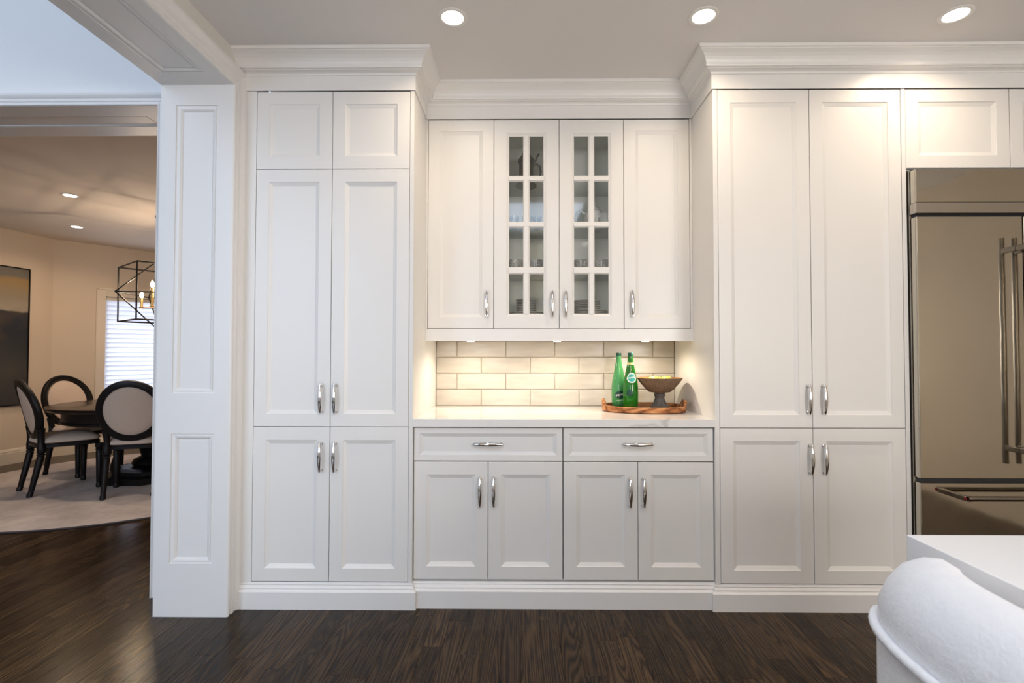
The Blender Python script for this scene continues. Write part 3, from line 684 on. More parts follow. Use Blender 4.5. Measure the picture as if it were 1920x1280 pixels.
# worktop
mb = MB(); mb.box(XL+0.0006, XR-0.0006, -0.003, YB, 0.8750, 0.914)
tag(mb.build('countertop', counter_m, bevel=0.0015), 'white grey-veined marble counter in the niche between the tall cabinets', 'countertop')

# wall cabinets
ZU0, ZU1 = 1.370, 2.529
DU = [-0.529, -0.1645, 0.1955, 0.5515, 0.913]
def ucab(name, lab, a, b, xs, xe):
    org = ((a+b)/2, YU+0.17, ZU0); t = thing(name, lab, 'cabinet', org); return t, org
t, org = ucab('wall_cabinet', 'white single-door wall cabinet left of the glass doors', XL, DU[1], 0, 0)
mb = MB(); mb.box(XL+0.0005, DU[1]-0.0005, YU+0.021, 0.655, 1.345, ZFR-0.001); mb.box(XL+0.0005, DU[0]-0.0006, YU, YU+0.022, ZU0, ZFR-0.001); mb.build('body', body_white, t, org=org)
shadow(t, org, DU[0], DU[1]-0.001, ZU0, ZU1, YU)
d = door(t, org, DU[0], DU[1], ZU0, ZU1, YU); handle(d, DU[1]-0.0375, YU, 1.5055, org=org)
t, org = ucab('wall_cabinet', 'white single-door wall cabinet right of the glass doors', DU[3], XR, 0, 0)
mb = MB(); mb.box(DU[3]+0.0005, XR-0.0005, YU+0.021, 0.655, 1.345, ZFR-0.001); mb.box(DU[4]+0.0006, XR-0.0005, YU, YU+0.022, ZU0, ZFR-0.001); mb.build('body', body_white, t, org=org)
shadow(t, org, DU[3]+0.001, DU[4], ZU0, ZU1, YU)
d = door(t, org, DU[3], DU[4], ZU0, ZU1, YU); handle(d, DU[3]+0.0430, YU, 1.5055, org=org)
# glass cabinet: open carcass
t, org = ucab('glass_cabinet', 'white china cabinet with two glazed doors of eight panes', DU[1], DU[3], 0, 0)
gx0, gx1 = DU[1]+0.0005, DU[3]-0.0005
mb = MB(); mb.box(gx0, gx1, 0.640, 0.655, 1.345, ZFR-0.001); mb.box(gx0, gx0+0.018, YU+0.021, 0.64, 1.345, ZFR-0.001); mb.box(gx1-0.018, gx1, YU+0.021, 0.64, 1.345, ZFR-0.001)
mb.box(gx0+0.018, gx1-0.018, YU+0.021, 0.64, 1.345, 1.443); mb.box(gx0+0.018, gx1-0.018, YU+0.021, 0.64, 2.503, ZFR-0.001)
mb.build('body', int_m, t, org=org)
for zz in (2.2085, 1.950, 1.688):
    MB().box(gx0+0.019, gx1-0.019, YU+0.034, 0.639, zz-0.008, zz).build('glass_shelf', shelf_glass, t, org=org)
PZ = [(1.453, 1.672), (1.710, 1.929), (1.962, 2.185), (2.218, 2.439)]
def glass_door(a, b, px):
    a += GAP; b -= GAP; z0, z1 = ZU0+GAP, ZU1-GAP; y = YU; mb = MB()
    ox0, ox1, oz0, oz1 = px[0][0], px[1][1], PZ[0][0], PZ[-1][1]
    def rr(x0, x1, zz0, zz1, yy): return [(x0, yy, zz0), (x1, yy, zz0), (x1, yy, zz1), (x0, yy, zz1)]
    s = 0.015
    R0 = [rr(a, b, z0, z1, y+0.019), rr(a, b, z0, z1, y+.0012), rr(a+.0012, b-.0012, z0+.0012, z1-.0012, y), rr(ox0-s, ox1+s, oz0-s, oz1+s, y), rr(ox0-s+.0005, ox1+s-.0005, oz0-s+.0005, oz1+s-.0005, y+.0015),
          rr(ox0-0.003, ox1+0.003, oz0-0.003, oz1+0.003, y+0.008), rr(ox0, ox1, oz0, oz1, y+0.009), rr(ox0, ox1, oz0, oz1, y+0.019)]
    R0.append(R0[0]); mb.rings(R0, True, False, False)
    # glazing bars with bevelled faces
    def bar(x0, x1, zz0, zz1, vert):
        e = 0.007
        if vert: top = [(x0+e, y+.002, zz0), (x1-e, y+.002, zz0), (x1-e, y+.002, zz1), (x0+e, y+.002, zz1)]
        else: top = [(x0, y+.0012, zz0+e), (x1, y+.0012, zz0+e), (x1, y+.0012, zz1-e), (x0, y+.0012, zz1-e)]
        mb.rings([rr(x0, x1, zz0, zz1, y+0.0185), rr(x0, x1, zz0, zz1, y+0.0095), top])
    bar(px[0][1], px[1][0], oz0-0.002, oz1+0.002, True)
    for i in range(3):
        bar(ox0-0.002, ox1+0.002, PZ[i][1], PZ[i+1][0], False)
    d = mb.build('door', white, t, org=org)
    for (p0, p1) in px:
        for (q0, q1) in PZ:
            MB().box(p0-0.004, p1+0.004, y+0.0125, y+0.0155, q0-0.004, q1+0.004).build('pane', pane_m, d, org=org)
    return d
d = glass_door(DU[1], DU[2], [(-0.080, -0.003), (0.033, 0.110)]); handle(d, DU[2]-0.0375, YU, 1.5055, org=org)
d = glass_door(DU[2], DU[3], [(0.2785, 0.3555), (0.391, 0.468)]); handle(d, DU[2]+0.0350, YU, 1.5055, org=org)
# light valance under the wall cabinets
mb = MB(); mb.box(XL+0.0005, XR-0.0005, YU-0.003, YU+0.017, 1.3071, 1.3685)
mb.box(XL+0.0005, XR-0.0005, YU-0.006, YU+0.019, 1.3035, 1.3075)
struct(mb.build('trim_11', trim_white))
mb = MB(); mb.box(XL+0.001, XR-0.001, YU+0.0175, 0.652, 1.322, 1.3445); struct(mb.build('trim_12', body_white))
# puck lights
for i, px_ in enumerate((-0.300, 0.190, 0.688)):
    lab = ('small round light under the wall cabinets above the bare left end of the counter', 'small round light under the glass cabinet, middle of three', 'small round light under the wall cabinets above the bowl')[i]
    t = thing('puck_light', lab, 'light', (px_, 0.40, 1.3215), group='puck lights under the wall cabinets')
    MB().lathe([(0.026, 0), (0.026, -0.010), (0.025, -0.015), (0.021, -0.0165), (0.021, -0.012)], n=24, cap1=True).build('rim', trim_white, t, smooth=True)
    MB().lathe([(0.0208, -0.0125), (0.0205, -0.0185), (0.016, -0.0215)], n=24).build('lens', puck_m, t, smooth=True)
    ld = bpy.data.lights.new('puck_glow', 'SPOT'); ld.energy = 7.5; ld.color = (1.0, 0.85, 0.64); ld.spot_size = math.radians(168); ld.spot_blend = 0.6; ld.shadow_soft_size = 0.02
    lo = bpy.data.objects.new('puck_glow', ld); COL.objects.link(lo); lo.parent = t; lo.location = (0, 0, -0.026)

# backsplash tiles, each a piece of the back wall
MB().box(XL, XR, YB-0.004, YB+0.006, 0.914, 1.33).build('grout_bed', grout_m, wb)
tl, th_, jt = 0.3008, 0.0993, 0.0022
for row in range(4):
    z0 = 0.9155+row*th_; ref = (-0.2605 if row % 2 == 0 else -0.4105+0.0003)
    xs = []; k = -3
    while ref+k*tl < XR:
        a, b = max(ref+k*tl, XL+0.001), min(ref+(k+1)*tl, XR-0.001); k += 1
        if b-a < 0.012: continue
        z1 = z0+th_
        cx, cz = (a+b)/2, (z0+z1)/2; hx, hz = (b-a)/2-jt/2, (z1-z0)/2-jt/2
        mb = MB(); rings = []
        for ins, yy in ((0, 0.010), (0, 0.004), (0.0012, 0.0017), (0.0035, 0.0004), (0.010, 0.0)):
            rings.append([(-hx+ins, yy, -hz+ins), (hx-ins, yy, -hz+ins), (hx-ins, yy, hz-ins), (-hx+ins, yy, hz-ins)])
        mb.rings(rings)
        o = mb.build('tile', tile_m, wb, smooth=True); o.location = (cx, YB-0.0115+0.0001, cz)
        o.rotation_euler = (random.uniform(-.006, .006), random.uniform(-.0008, .0008), random.uniform(-.004, .004))

# ------------------------------------------------------------------ refrigerator
FX0, FX1, FY = 1.8755, 2.9425, -0.048; FM = 2.3785
org = (2.41, 0.3, 0)
t = thing('refrigerator', 'stainless steel built-in refrigerator with bottom freezer drawer', 'refrigerator', org)
mb = MB(); mb.box(FX0+0.004, FX1-0.004, -0.012, 0.60, 0.02, 2.124); mb.build('case', rubber, t, org=org)
for a in (FX0-0.0045, FX1-0.003): MB().box(a, a+0.0075, -0.010, 0.05, 0.02, 2.124).build('side_trim', steel_trim, t, org=org)
MB().box(FX0, FX1, FY, -0.0125, 1.957, 2.118).build('grille_panel', steel, t, org=org, bevel=0.002)
mb = MB(); mb.box(FX0-0.006, FX1+0.006, FY-0.004, -0.0125, 1.9035, 1.955); mb.build('grille_trim', steel_trim, t, org=org, bevel=0.003)
for a, b in ((FX0, FM-0.003), (FM+0.003, FX1)):
    d = MB().box(a, b, FY, -0.0125, 0.643, 1.888).build('door', steel, t, org=org, bevel=0.003)
    hx = 2.348 if a == FX0 else 2.41
    hb = MB(); hb.tube([(hx, FY-0.078, 0.70), (hx, FY-0.078, 1.80)], 0.0115, 16); hb.build('handle_bar', shaded_handle_steel, d, org=org, smooth=True)
    for zz in (0.775, 1.735):
        MB().box(hx-0.009, hx+0.009, FY-0.078, FY, zz-0.013, zz+0.013).build('handle_post', shaded_handle_steel, d, org=org, bevel=0.003)
d = MB().box(FX0, FX1, FY, -0.0125, 0.115, 0.622).build('freezer_drawer', steel, t, org=org, bevel=0.003)
hb = MB(); hb.tube([(2.022, FY-0.082, 0.572), (2.80, FY-0.082, 0.572)], 0.0115, 16); hb.lathe([(0.0128, 0), (0.0128, 0.018)], (2.020, FY-0.082, 0.572), 18, 'x'); hb.build('handle_bar', shaded_handle_steel, d, org=org, smooth=True)
for xx in (2.020, 2.785):
    mb = MB(); mb.box(xx-0.008, xx+0.010, FY-0.080, FY, 0.560, 0.584); mb.build('handle_post', shaded_handle_steel, d, org=org, bevel=0.004)
MB().lathe([(0.0075, 0), (0.0075, -0.0012), (0.006, -0.0018)], (2.0118, FY-0.082, 0.572), 18, 'x').build('medallion', mat('red_enamel', (0.22, 0.008, 0.015), 0.25), d, org=org, label='round red medallion')
MB().box(FX0+0.01, FX1-0.01, -0.02, 0.0, 0.02, 0.105).build('toe_grille', rubber, t, org=org)

# ------------------------------------------------------------------ recessed lights
def downlight(x, y, z, lab, grp, r=0.048, power=7.5, col=WARM, m=None):
    t = thing('recessed_light', lab, 'light', (x, y, z), group=grp)
    MB().lathe([(r+0.016, 0.002), (r+0.016, -0.003), (r+0.006, -0.006), (r, -0.004), (r-0.002, 0.0015)], n=32, cap1=False).build('trim_ring', trim_white, t, smooth=True)
    MB().lathe([(r-0.001, 0.001), (r-0.001, -0.0025)], n=32).build('lens', m or led_m, t)
    if power:
        ld = bpy.data.lights.new('downlight_glow', 'AREA'); ld.shape = 'DISK'; ld.size = 2*r-0.01; ld.energy = power; ld.color = col; ld.spread = math.radians(150)
        lo = bpy.data.objects.new('downlight_glow', ld); COL.objects.link(lo); lo.parent = t; lo.location = (0, 0, -0.008)
G1 = 'recessed ceiling lights in the kitchen'
for i, x in enumerate((-0.312, 0.786, 1.879)):
    downlight(x, -0.284, H, ('round recessed ceiling light nearest the left pantry cabinet', 'round recessed ceiling light above the right end of the niche', 'round recessed ceiling light above the refrigerator side of the right pantry')[i], G1, power=(4.2, 4.4, 3.9)[i])
for y in (-3.6,):
    for x, wh, pw in ((-0.312, 'nearest the opening to the hall', 7), (0.83, 'over the aisle side of the island', 9), (1.93, 'over the far side of the island', 18)): downlight(x, y, H, 'round recessed ceiling light behind the viewpoint, '+wh, G1, power=pw)

# ------------------------------------------------------------------ things on the counter
ZCT = 0.914
tr = thing('serving_tray', 'oval wooden tray with raised ends on the marble counter', 'tray', (0.672, 0.385, ZCT), math.radians(-9))
def oval(a, b, k, n): 
    th = 2*PI*k/n; c, s = math.cos(th), math.sin(th)
    return (a*math.copysign(abs(c)**0.85, c), b*math.copysign(abs(s)**0.85, s))
n = 64; rings = []
def rimh(k):
    c = abs(math.cos(2*PI*k/n)); u = max(0, (c-0.93)/0.07); u = min(1, u*1.5); u = u*u*(3-2*u)
    return 0.034+0.030*u
a_, b_ = 0.232, 0.175
outer0 = [(*oval(a_-0.012, b_-0.012, k, n), 0.0005) for k in range(n)]
outer1 = [(*oval(a_-0.003, b_-0.003, k, n), 0.006) for k in range(n)]
outer2 = [(*oval(a_, b_, k, n), rimh(k)-0.002) for k in range(n)]
top1 = [(*oval(a_-0.003, b_-0.003, k, n), rimh(k)) for k in range(n)]
top2 = [(*oval(a_-0.013, b_-0.013, k, n), rimh(k)) for k in range(n)]
in1 = [(*oval(a_-0.018, b_-0.018, k, n), 0.012) for k in range(n)]
MB().rings([outer0, outer1, outer2, top1, top2, in1]).build('tray_body', tray_wood, tr, smooth=True)
ZT_ = ZCT+0.0125
# bottles
def text_mesh(txt, size, align='CENTER'):
    cu = bpy.data.curves.new('lettering', 'FONT'); cu.body = txt; cu.size = size; cu.align_x = align; cu.align_y = 'CENTER'; cu.extrude = 0
    cu.offset = size*0.015
    o = bpy.data.objects.new('lettering', cu); COL.objects.link(o)
    dg = bpy.context.evaluated_depsgraph_get(); me = o.evaluated_get(dg).to_mesh()
    vs = [tuple(v.co) for v in me.vertices]; fs = [tuple(p.vertices) for p in me.polygons]
    o.evaluated_get(dg).to_mesh_clear(); bpy.data.objects.remove(o); bpy.data.curves.remove(cu)
    return vs, fs
prof_b = [(0.002, 0.004), (0.020, 0.002), (0.033, 0.000), (0.039, 0.006), (0.0412, 0.022), (0.0425, 0.06), (0.0430, 0.09), (0.0418, 0.12), (0.038, 0.150), (0.0325, 0.18), (0.0265, 0.21), (0.0205, 0.24), (0.0165, 0.262), (0.0145, 0.280), (0.0140, 0.292), (0.0155, 0.293), (0.0155, 0.296), (0.0125, 0.297), (0.0120, 0.304)]
def brad(z):
    for (r0, z0), (r1, z1) in zip(prof_b[4:], prof_b[5:]):
        if z0 <= z <= z1: return r0+(r1-r0)*(z-z0)/(z1-z0)
    return 0.042
def wrap(mb, vs, fs, zc, ang, off, tilt=0.0):
    out = []
    for x, y, _ in vs:
        c, s = math.cos(tilt), math.sin(tilt); x, y = x*c-y*s, x*s+y*c
        z = zc+y; r = brad(z)+off; a = -PI/2+ang+x/brad(zc); out.append((r*math.cos(a), r*math.sin(a), z))
    mb.add(out, fs)
def disc_grid(a, b, n=20, m=4):
    vs = [(0, 0, 0)]; fs = []
    for i in range(1, m+1):
        for k in range(n): vs.append((a*i/m*math.cos(2*PI*k/n), b*i/m*math.sin(2*PI*k/n), 0))
    for k in range(n): fs.append((0, 1+k, 1+(k+1) % n))
    for i in range(m-1):
        for k in range(n): fs.append((1+i*n+k, 1+(i+1)*n+k, 1+(i+1)*n+(k+1) % n, 1+i*n+(k+1) % n))
    return vs, fs
def bottle(x, y, lab, m, foil, rz=0.0):
    t = thing('water_bottle', lab, 'bottle', (x, y, ZT_), rz, 'green water bottles on the tray')
    MB().lathe(prof_b, n=40).build('glass_body', m, t, smooth=True)
    MB().lathe([(0.0152, 0.2965), (0.0158, 0.298), (0.0158, 0.311), (0.0148, 0.3135), (0.004, 0.3138)], n=28, cap0=True, ripple=lambda a, i: 0.012*math.cos(24*a) if i in (1, 2) else 0).build('cap', cap_m, t, smooth=True)
    return t
bt = bottle(0.5555, 0.500, 'pale green bottle with a dark oval label, left of the two on the tray', bottle_l, False)
mb = MB(); vs, fs = disc_grid(0.038, 0.0225, 32, 6); wrap(mb, vs, fs, 0.072, 0.12, 0.0009, 0.12); lb = mb.build('oval_label', oval_m, bt, smooth=True)
vs, fs = text_mesh('perrier', 0.0215); mb = MB(); wrap(mb, vs, fs, 0.0725, 0.12, 0.0016, 0.12); mb.build('lettering', print_m, lb)
vs, fs = text_mesh('SPARKLING WATER', 0.0065); mb = MB(); wrap(mb, vs, fs, 0.040, 0.12, 0.0008, 0.12); mb.build('small_print', print_m, bt)
bt = bottle(0.6065, 0.415, 'deep green bottle with a round white and teal neck label on the tray', bottle_r, True)
MB().lathe([(0.0200, 0.2452), (0.0178, 0.2572)], n=28, cap0=False, cap1=False).build('neck_band', foil_m, bt, smooth=True)
mb = MB(); vs, fs = disc_grid(0.0265, 0.0285, 28, 4); wrap(mb, vs, fs, 0.172, 0.0, 0.0010); lb = mb.build('round_label', print_m, bt, smooth=True)
mb = MB(); vs, fs = disc_grid(0.0205, 0.0225, 28, 4); wrap(mb, vs, fs, 0.172, 0.0, 0.0014); mb.build('label_field', teal_m, lb, smooth=True)
vs, fs = text_mesh('perrier', 0.016); mb = MB(); wrap(mb, vs, fs, 0.174, 0.0, 0.0020, 0.1); mb.build('lettering', print_m, lb)
mb = MB(); vs, fs = disc_grid(0.018, 0.020, 24, 3); wrap(mb, vs, fs, 0.088, -0.35, 0.0006); mb.build('side_label', oval_m, bt, smooth=True)

# footed bowl
BX, BY = 0.7690, 0.408
bw = thing('footed_bowl', 'carved wooden bowl on a grey foot standing on the tray', 'bowl', (BX, BY, ZT_))
flute = lambda a, i: 0.018*abs(math.sin(18*a)) if 1 <= i <= 4 else 0
MB().lathe([(0.030, 0.088), (0.058, 0.092), (0.082, 0.115), (0.105, 0.142), (0.1215, 0.166), (0.1265, 0.1715)], n=144, cap1=False, ripple=lambda a, i: 0.04*abs(math.sin(18*a))-0.02 if 1 <= i <= 4 else 0).build('bowl_outer', bowl_out, bw, smooth=True)
MB().lathe([(0.1265, 0.1715), (0.1230, 0.1725), (0.1175, 0.165), (0.100, 0.140), (0.078, 0.117), (0.050, 0.103), (0.010, 0.099)], n=72, cap0=False).build('bowl_inner', bowl_in_wood, bw, smooth=True)
MB().lathe([(0.050, 0.0), (0.054, 0.003), (0.053, 0.012), (0.046, 0.018), (0.037, 0.030), (0.030, 0.046), (0.0265, 0.060), (0.0275, 0.067), (0.031, 0.074), (0.030, 0.081), (0.027, 0.083), (0.030, 0.090)], n=96, ripple=lambda a, i: -0.07*abs(math.sin(6*a)) if 3 <= i <= 6 else 0).build('foot', foot_m, bw, smooth=True)
def apple(x, y, z, lab):
    t = thing('apple', lab, 'fruit', (x, y, z), group='green apples in the footed bowl')
    n = 14; pr = []
    for i in range(n+1):
        a = PI*i/n; r = 0.036*math.sin(a)*(1+0.06*math.cos(a)); zz = -0.034*math.cos(a)-0.007*math.exp(-(r/0.012)**2)*(1 if i > n/2 else -1)
        pr.append((max(r, 1e-4), zz))
    MB().lathe(pr, n=24).build('flesh', apple_m, t, smooth=True)
    MB().tube([(0, 0, 0.018), (0.001, 0, 0.024), (0.003, 0.001, 0.031)], [0.0015, 0.0013, 0.002], 6).build('stem', mat('apple_stem', (0.08, 0.05, 0.02), 0.8), t)
apple(BX-0.034, BY-0.006, ZT_+0.152, 'green apple, left of the two in the footed bowl'); apple(BX+0.040, BY+0.004, ZT_+0.152, 'green apple, right of the two in the footed bowl')
apple(BX+0.002, BY+0.048, ZT_+0.146, 'green apple low behind the other two in the footed bowl')

# ------------------------------------------------------------------ china behind the glass doors
SH1, SH2, SH3, SH4 = 2.2087, 1.9502, 1.6882, 1.4432
st = thing('beer_stein', 'dark pewter tankard with pointed lid and thumb lever on the top glass shelf', 'tankard', (0.014, 0.47, SH1))
MB().lathe([(0.060, 0), (0.062, 0.004), (0.058, 0.010), (0.050, 0.016), (0.047, 0.022), (0.045, 0.05), (0.0425, 0.10), (0.042, 0.128), (0.046, 0.131), (0.046, 0.138), (0.043, 0.140)], n=32).build('mug', pewter, st, smooth=True)
MB().lathe([(0.047, 0.140), (0.049, 0.144), (0.047, 0.158), (0.036, 0.172), (0.026, 0.186), (0.018, 0.205), (0.010, 0.226), (0.006, 0.232), (0.008, 0.238), (0.005, 0.246), (0.001, 0.250)], n=28).build('lid', pewter, st, smooth=True)
MB().tube([(0.040, 0, 0.126), (0.060, 0, 0.133), (0.079, 0, 0.118), (0.086, 0, 0.09), (0.080, 0, 0.055), (0.066, 0, 0.032), (0.048, 0, 0.030)], [0.006, 0.006, 0.0065, 0.0065, 0.006, 0.005, 0.005], 10, up=(0, 1, 0)).build('handle', pewter, st, smooth=True)
MB().tube([(0.044, 0, 0.146), (0.056, 0, 0.150), (0.062, 0, 0.172), (0.075, 0, 0.192)], [0.005, 0.005, 0.004, 0.007], 8, up=(0, 1, 0)).build('thumb_lever', pewter, st, smooth=True)
tp = thing('teapot', 'white china teapot on the middle glass shelf behind the right glass door', 'teapot', (0.415, 0.50, SH2))
MB().lathe([(0.030, 0), (0.032, 0.004), (0.030, 0.010), (0.048, 0.028), (0.057, 0.048), (0.054, 0.066), (0.040, 0.082), (0.030, 0.087)], n=32).build('pot', china, tp, smooth=True)
MB().lathe([(0.031, 0.087), (0.032, 0.090), (0.022, 0.101), (0.008, 0.107), (0.005, 0.111), (0.009, 0.117), (0.006, 0.125), (0.001, 0.127)], n=24).build('lid', china, tp, smooth=True)
MB().tube([(0.050, 0, 0.035), (0.070, 0, 0.045), (0.078, 0, 0.066), (0.090, 0, 0.082)], [0.013, 0.010, 0.0075, 0.006], 10, up=(0, 1, 0)).build('spout', china, tp, smooth=True)
MB().tube([(-0.045, 0, 0.070), (-0.068, 0, 0.085), (-0.092, 0, 0.078), (-0.100, 0, 0.055), (-0.088, 0, 0.030), (-0.055, 0, 0.025)], 0.0055, 10, up=(0, 1, 0)).build('handle', china, tp, smooth=True)
tp.scale = (1.12, 1.12, 1.45)
cr = thing('creamer', 'small white creamer in front of the teapot', 'jug', (0.470, 0.415, SH2))
MB().lathe([(0.018, 0), (0.020, 0.003), (0.030, 0.018), (0.031, 0.030), (0.027, 0.044), (0.030, 0.050), (0.028, 0.050), (0.025, 0.044), (0.010, 0.008)], n=28).build('jug_body', china, cr, smooth=True)
MB().tube([(-0.027, 0, 0.044), (-0.044, 0, 0.040), (-0.044, 0, 0.018), (-0.028, 0, 0.014)], 0.003, 8, up=(0, 1, 0)).build('handle', china, cr, smooth=True)
cr.scale = (1.1, 1.1, 1.6)
for i, (x, lab) in enumerate(((-0.055, 'clear glass cup on the middle shelf, nearest the left edge of the glass door'), (0.020, 'clear glass cup on the middle shelf behind the left door mullion'), (0.078, 'clear glass cup on the middle shelf in the right column of the left glass door'))):
    o = MB().lathe([(0.016, 0), (0.020, 0.003), (0.026, 0.030), (0.030, 0.052), (0.0285, 0.052), (0.0245, 0.030), (0.016, 0.006)], n=24).build('glass_cup', clear_glass, smooth=True); o.location = (x, 0.45, SH2); o.scale = (1, 1, 1.5)
    tag(o, lab, 'cup', 'clear cups on the middle glass shelf')
cup_prof = [(0.022, 0), (0.024, 0.003), (0.023, 0.006), (0.036, 0.014), (0.0415, 0.032), (0.043, 0.052), (0.0412, 0.052), (0.0395, 0.032), (0.033, 0.016), (0.004, 0.009)]
cm = None
for i, (x, lab) in enumerate(((-0.046, 'scroll-patterned china bowl behind the left column of the left glass door'), (0.066, 'scroll-patterned china bowl behind the right column of the left glass door'), (0.332, 'scroll-patterned china bowl behind the left column of the right glass door'), (0.452, 'scroll-patterned china bowl behind the right column of the right glass door'))):
    if cm is None: o = MB().lathe(cup_prof, n=32).build('china_bowl', pattern_m, smooth=True); cm = o
    else: o = cm.copy(); COL.objects.link(o)
    o.location = (x, 0.45, SH3); o.scale = (1.03, 1.03, 1.6); o.rotation_euler = (0, 0, i*1.3); tag(o, lab, 'bowl', 'patterned bowls on the lowest glass shelf')
def plate_prof(r): return [(r*0.55, 0), (r*0.58, 0.002), (r*0.75, 0.0035), (r*0.985, 0.0085), (r, 0.0105), (r*0.98, 0.0115), (r*0.74, 0.0062), (r*0.55, 0.0045), (0.002, 0.0045)]
protos = {}
def plate(r, x, y, z, lab, grp):
    if r not in protos: protos[r] = o = MB().lathe(plate_prof(r), n=40).build('plate', plate_m, smooth=True)
    else: o = protos[r].copy(); COL.objects.link(o)
    o.location = (x, y, z); o.rotation_euler = (0, 0, random.random()*6); tag(o, lab, 'plate', grp)
def stack(x, y, z, r, n, dz, what, where, grp):
    for k in range(n):
        pos = 'topmost' if k == n-1 else ('lowest' if k == 0 else ('second from the bottom', 'third from the bottom', 'fourth from the bottom', 'fifth from the bottom', 'sixth from the bottom', 'seventh from the bottom')[k-1])
        plate(r, x+random.uniform(-.0012, .0012), y+random.uniform(-.001, .001), z+k*dz, f'{what}, {pos} {where}', grp)
stack(0.020, 0.47, SH4, 0.104, 3, 0.0075, 'wide grey plate', 'under the small plates, left cabinet door', 'wide plates in the left stack')
stack(0.016, 0.47, SH4+3*0.0075, 0.062, 8, 0.0098, 'small grey plate', 'in the tall left stack', 'small plates in the left stack')
stack(0.375, 0.47, SH4, 0.112, 4, 0.0085, 'wide grey plate', 'under the medium plates, right cabinet door', 'wide plates in the right stack')
stack(0.360, 0.47, SH4+4*0.0085, 0.084, 6, 0.0100, 'medium grey plate', 'in the right stack', 'medium plates in the right stack')

# ------------------------------------------------------------------ island and stool
org = (1.25, -2.9, 0)
t = thing('kitchen_island', 'white kitchen island with thick marble top in the right foreground', 'island', org)
MB().box(0.659, 1.95, -4.3, -1.596, 0.850, 0.914).build('marble_top', island_m, t, org=org, bevel=0.0012)
MB().box(0.98, 1.90, -4.2, -1.66, 0.0, 0.8495).build('base', body_white, t, org=org)
for k in range(3):
    y0 = -4.16+k*0.84; mb = MB(); mb.panel(y0, y0+0.80, 0.12, 0.82, 0.0, door_prof, 0.012, lambda a, b, c: (0.968+b, a, c)); mb.build('side_panel', white, t, org=org)
# stool: barrel back curving round a seat, piped
SX, SY = 0.780, -1.925
st = thing('counter_stool', 'white upholstered counter stool with piped rounded back beside the island', 'stool', (SX, SY, 0))
def backpath(u):
    # u -1..1 along the C; opens towards +x.  superellipse
    a = PI + u*math.radians(112); c, s = math.cos(a), math.sin(a)
    return Vector((0.270*math.copysign(abs(c)**0.55, c), 0.310*math.copysign(abs(s)**0.55, s), 0))
nU = 41; secs = []; pip = []
for i in range(nU):
    u = -1+2*i/(nU-1); P = backpath(u); D = (backpath(min(1, u+.01))-backpath(max(-1, u-.01))).normalized(); Nn = Vector((-D.y, D.x, 0))
    if Nn.dot(P) < 0: Nn = -Nn
    drop = max(0.0, (abs(u)-0.42)/0.58); drop = drop*drop*(3-2*drop)
    top = 0.922-0.20*drop; pz = 0.815-0.12*drop
    pr_ = [(-0.010, 0.50), (0.0, 0.60), (0.0, pz-0.004), (-0.003, pz+0.004), (-0.002, pz+0.030), (-0.014, top-0.045), (-0.032, top-0.020), (-0.058, top-0.004), (-0.080, top), (-0.100, top-0.010), (-0.112, top-0.04), (-0.115, 0.66), (-0.110, 0.56), (-0.09, 0.50)]
    secs.append([(P.x+Nn.x*o, P.y+Nn.y*o, z) for o, z in pr_])
    pip.append(Vector((P.x+Nn.x*0.003, P.y+Nn.y*0.003, pz)))
MB().rings(secs).build('backrest', boucle, st, smooth=True)
MB().tube(pip, 0.0075, 10).build('piping', boucle, st, smooth=True)
def rrect(ax, ay, n, e=0.45):
    o = []
    for k in range(n):
        a = 2*PI*k/n; c, s = math.cos(a), math.sin(a); o.append((ax*math.copysign(abs(c)**e, c)+0.02, ay*math.copysign(abs(s)**e, s)))
    return o
rings = []
for ins, z in ((0.02, 0.525), (0.002, 0.535), (0.0, 0.60), (0.006, 0.635), (0.03, 0.652), (0.09, 0.660)):
    rings.append([(x, y, z) for x, y in rrect(0.215-ins, 0.235-ins, 36)])
MB().rings(rings).build('seat', boucle, st, smooth=True)
rings = [[(x, y, z) for x, y in rrect(0.20, 0.22, 36)] for z in (0.485, 0.524)]
MB().rings(rings).build('seat_frame', black_wood, st)
for sx in (-1, 1):
    for sy in (-1, 1):
        MB().tube([(0.02+sx*0.165, sy*0.18, 0.486), (0.02+sx*0.205, sy*0.225, 0.0)], [0.021, 0.013], 12).build('leg', black_wood, st, smooth=True)
mb = MB()
P4 = [(0.02+sx*0.190, sy*0.209) for sx, sy in ((-1, -1), (1, -1), (1, 1), (-1, 1))]
for i in range(4):
    a, b = P4[i], P4[(i+1) % 4]; MB().tube([(*a, 0.20), (*b, 0.20)], 0.009, 8).build('foot_rail', black_wood, st, smooth=True)

# ------------------------------------------------------------------ dining room furniture
RC = (-3.80, 2.56)
n = 96; rr = 1.575
mb = MB(); mb.lathe([(rr-0.01, 0.0), (rr, 0.003), (rr, 0.009), (rr-0.012, 0.013), (rr-0.03, 0.0135)], n=n)
rg = mb.build('rug', rug_m); rg.location = (RC[0], RC[1], 0.0006); tag(rg, 'round pale grey-beige rug under the dining table', 'rug')
mb = MB(); mb.lathe([(rr-0.003, 0.001), (rr+0.006, 0.001), (rr+0.009, 0.007), (rr+0.004, 0.012), (rr-0.003, 0.012)], n=n, cap0=False, cap1=False); mb.build('binding', mat('rug_edge', (0.06, 0.05, 0.05), 0.9), rg)
ZR = 0.0142
TX, TY = -3.70, 2.60
tb = thing('dining_table', 'round dark wood pedestal dining table on the rug', 'table', (TX, TY, ZR))
MB().lathe([(0.775, 0.700), (0.80, 0.706), (0.81, 0.716), (0.807, 0.724), (0.80, 0.728), (0.813, 0.734), (0.813, 0.742), (0.803, 0.7455), (0.02, 0.7455)], n=72).build('tabletop', table_wood, tb, smooth=True)
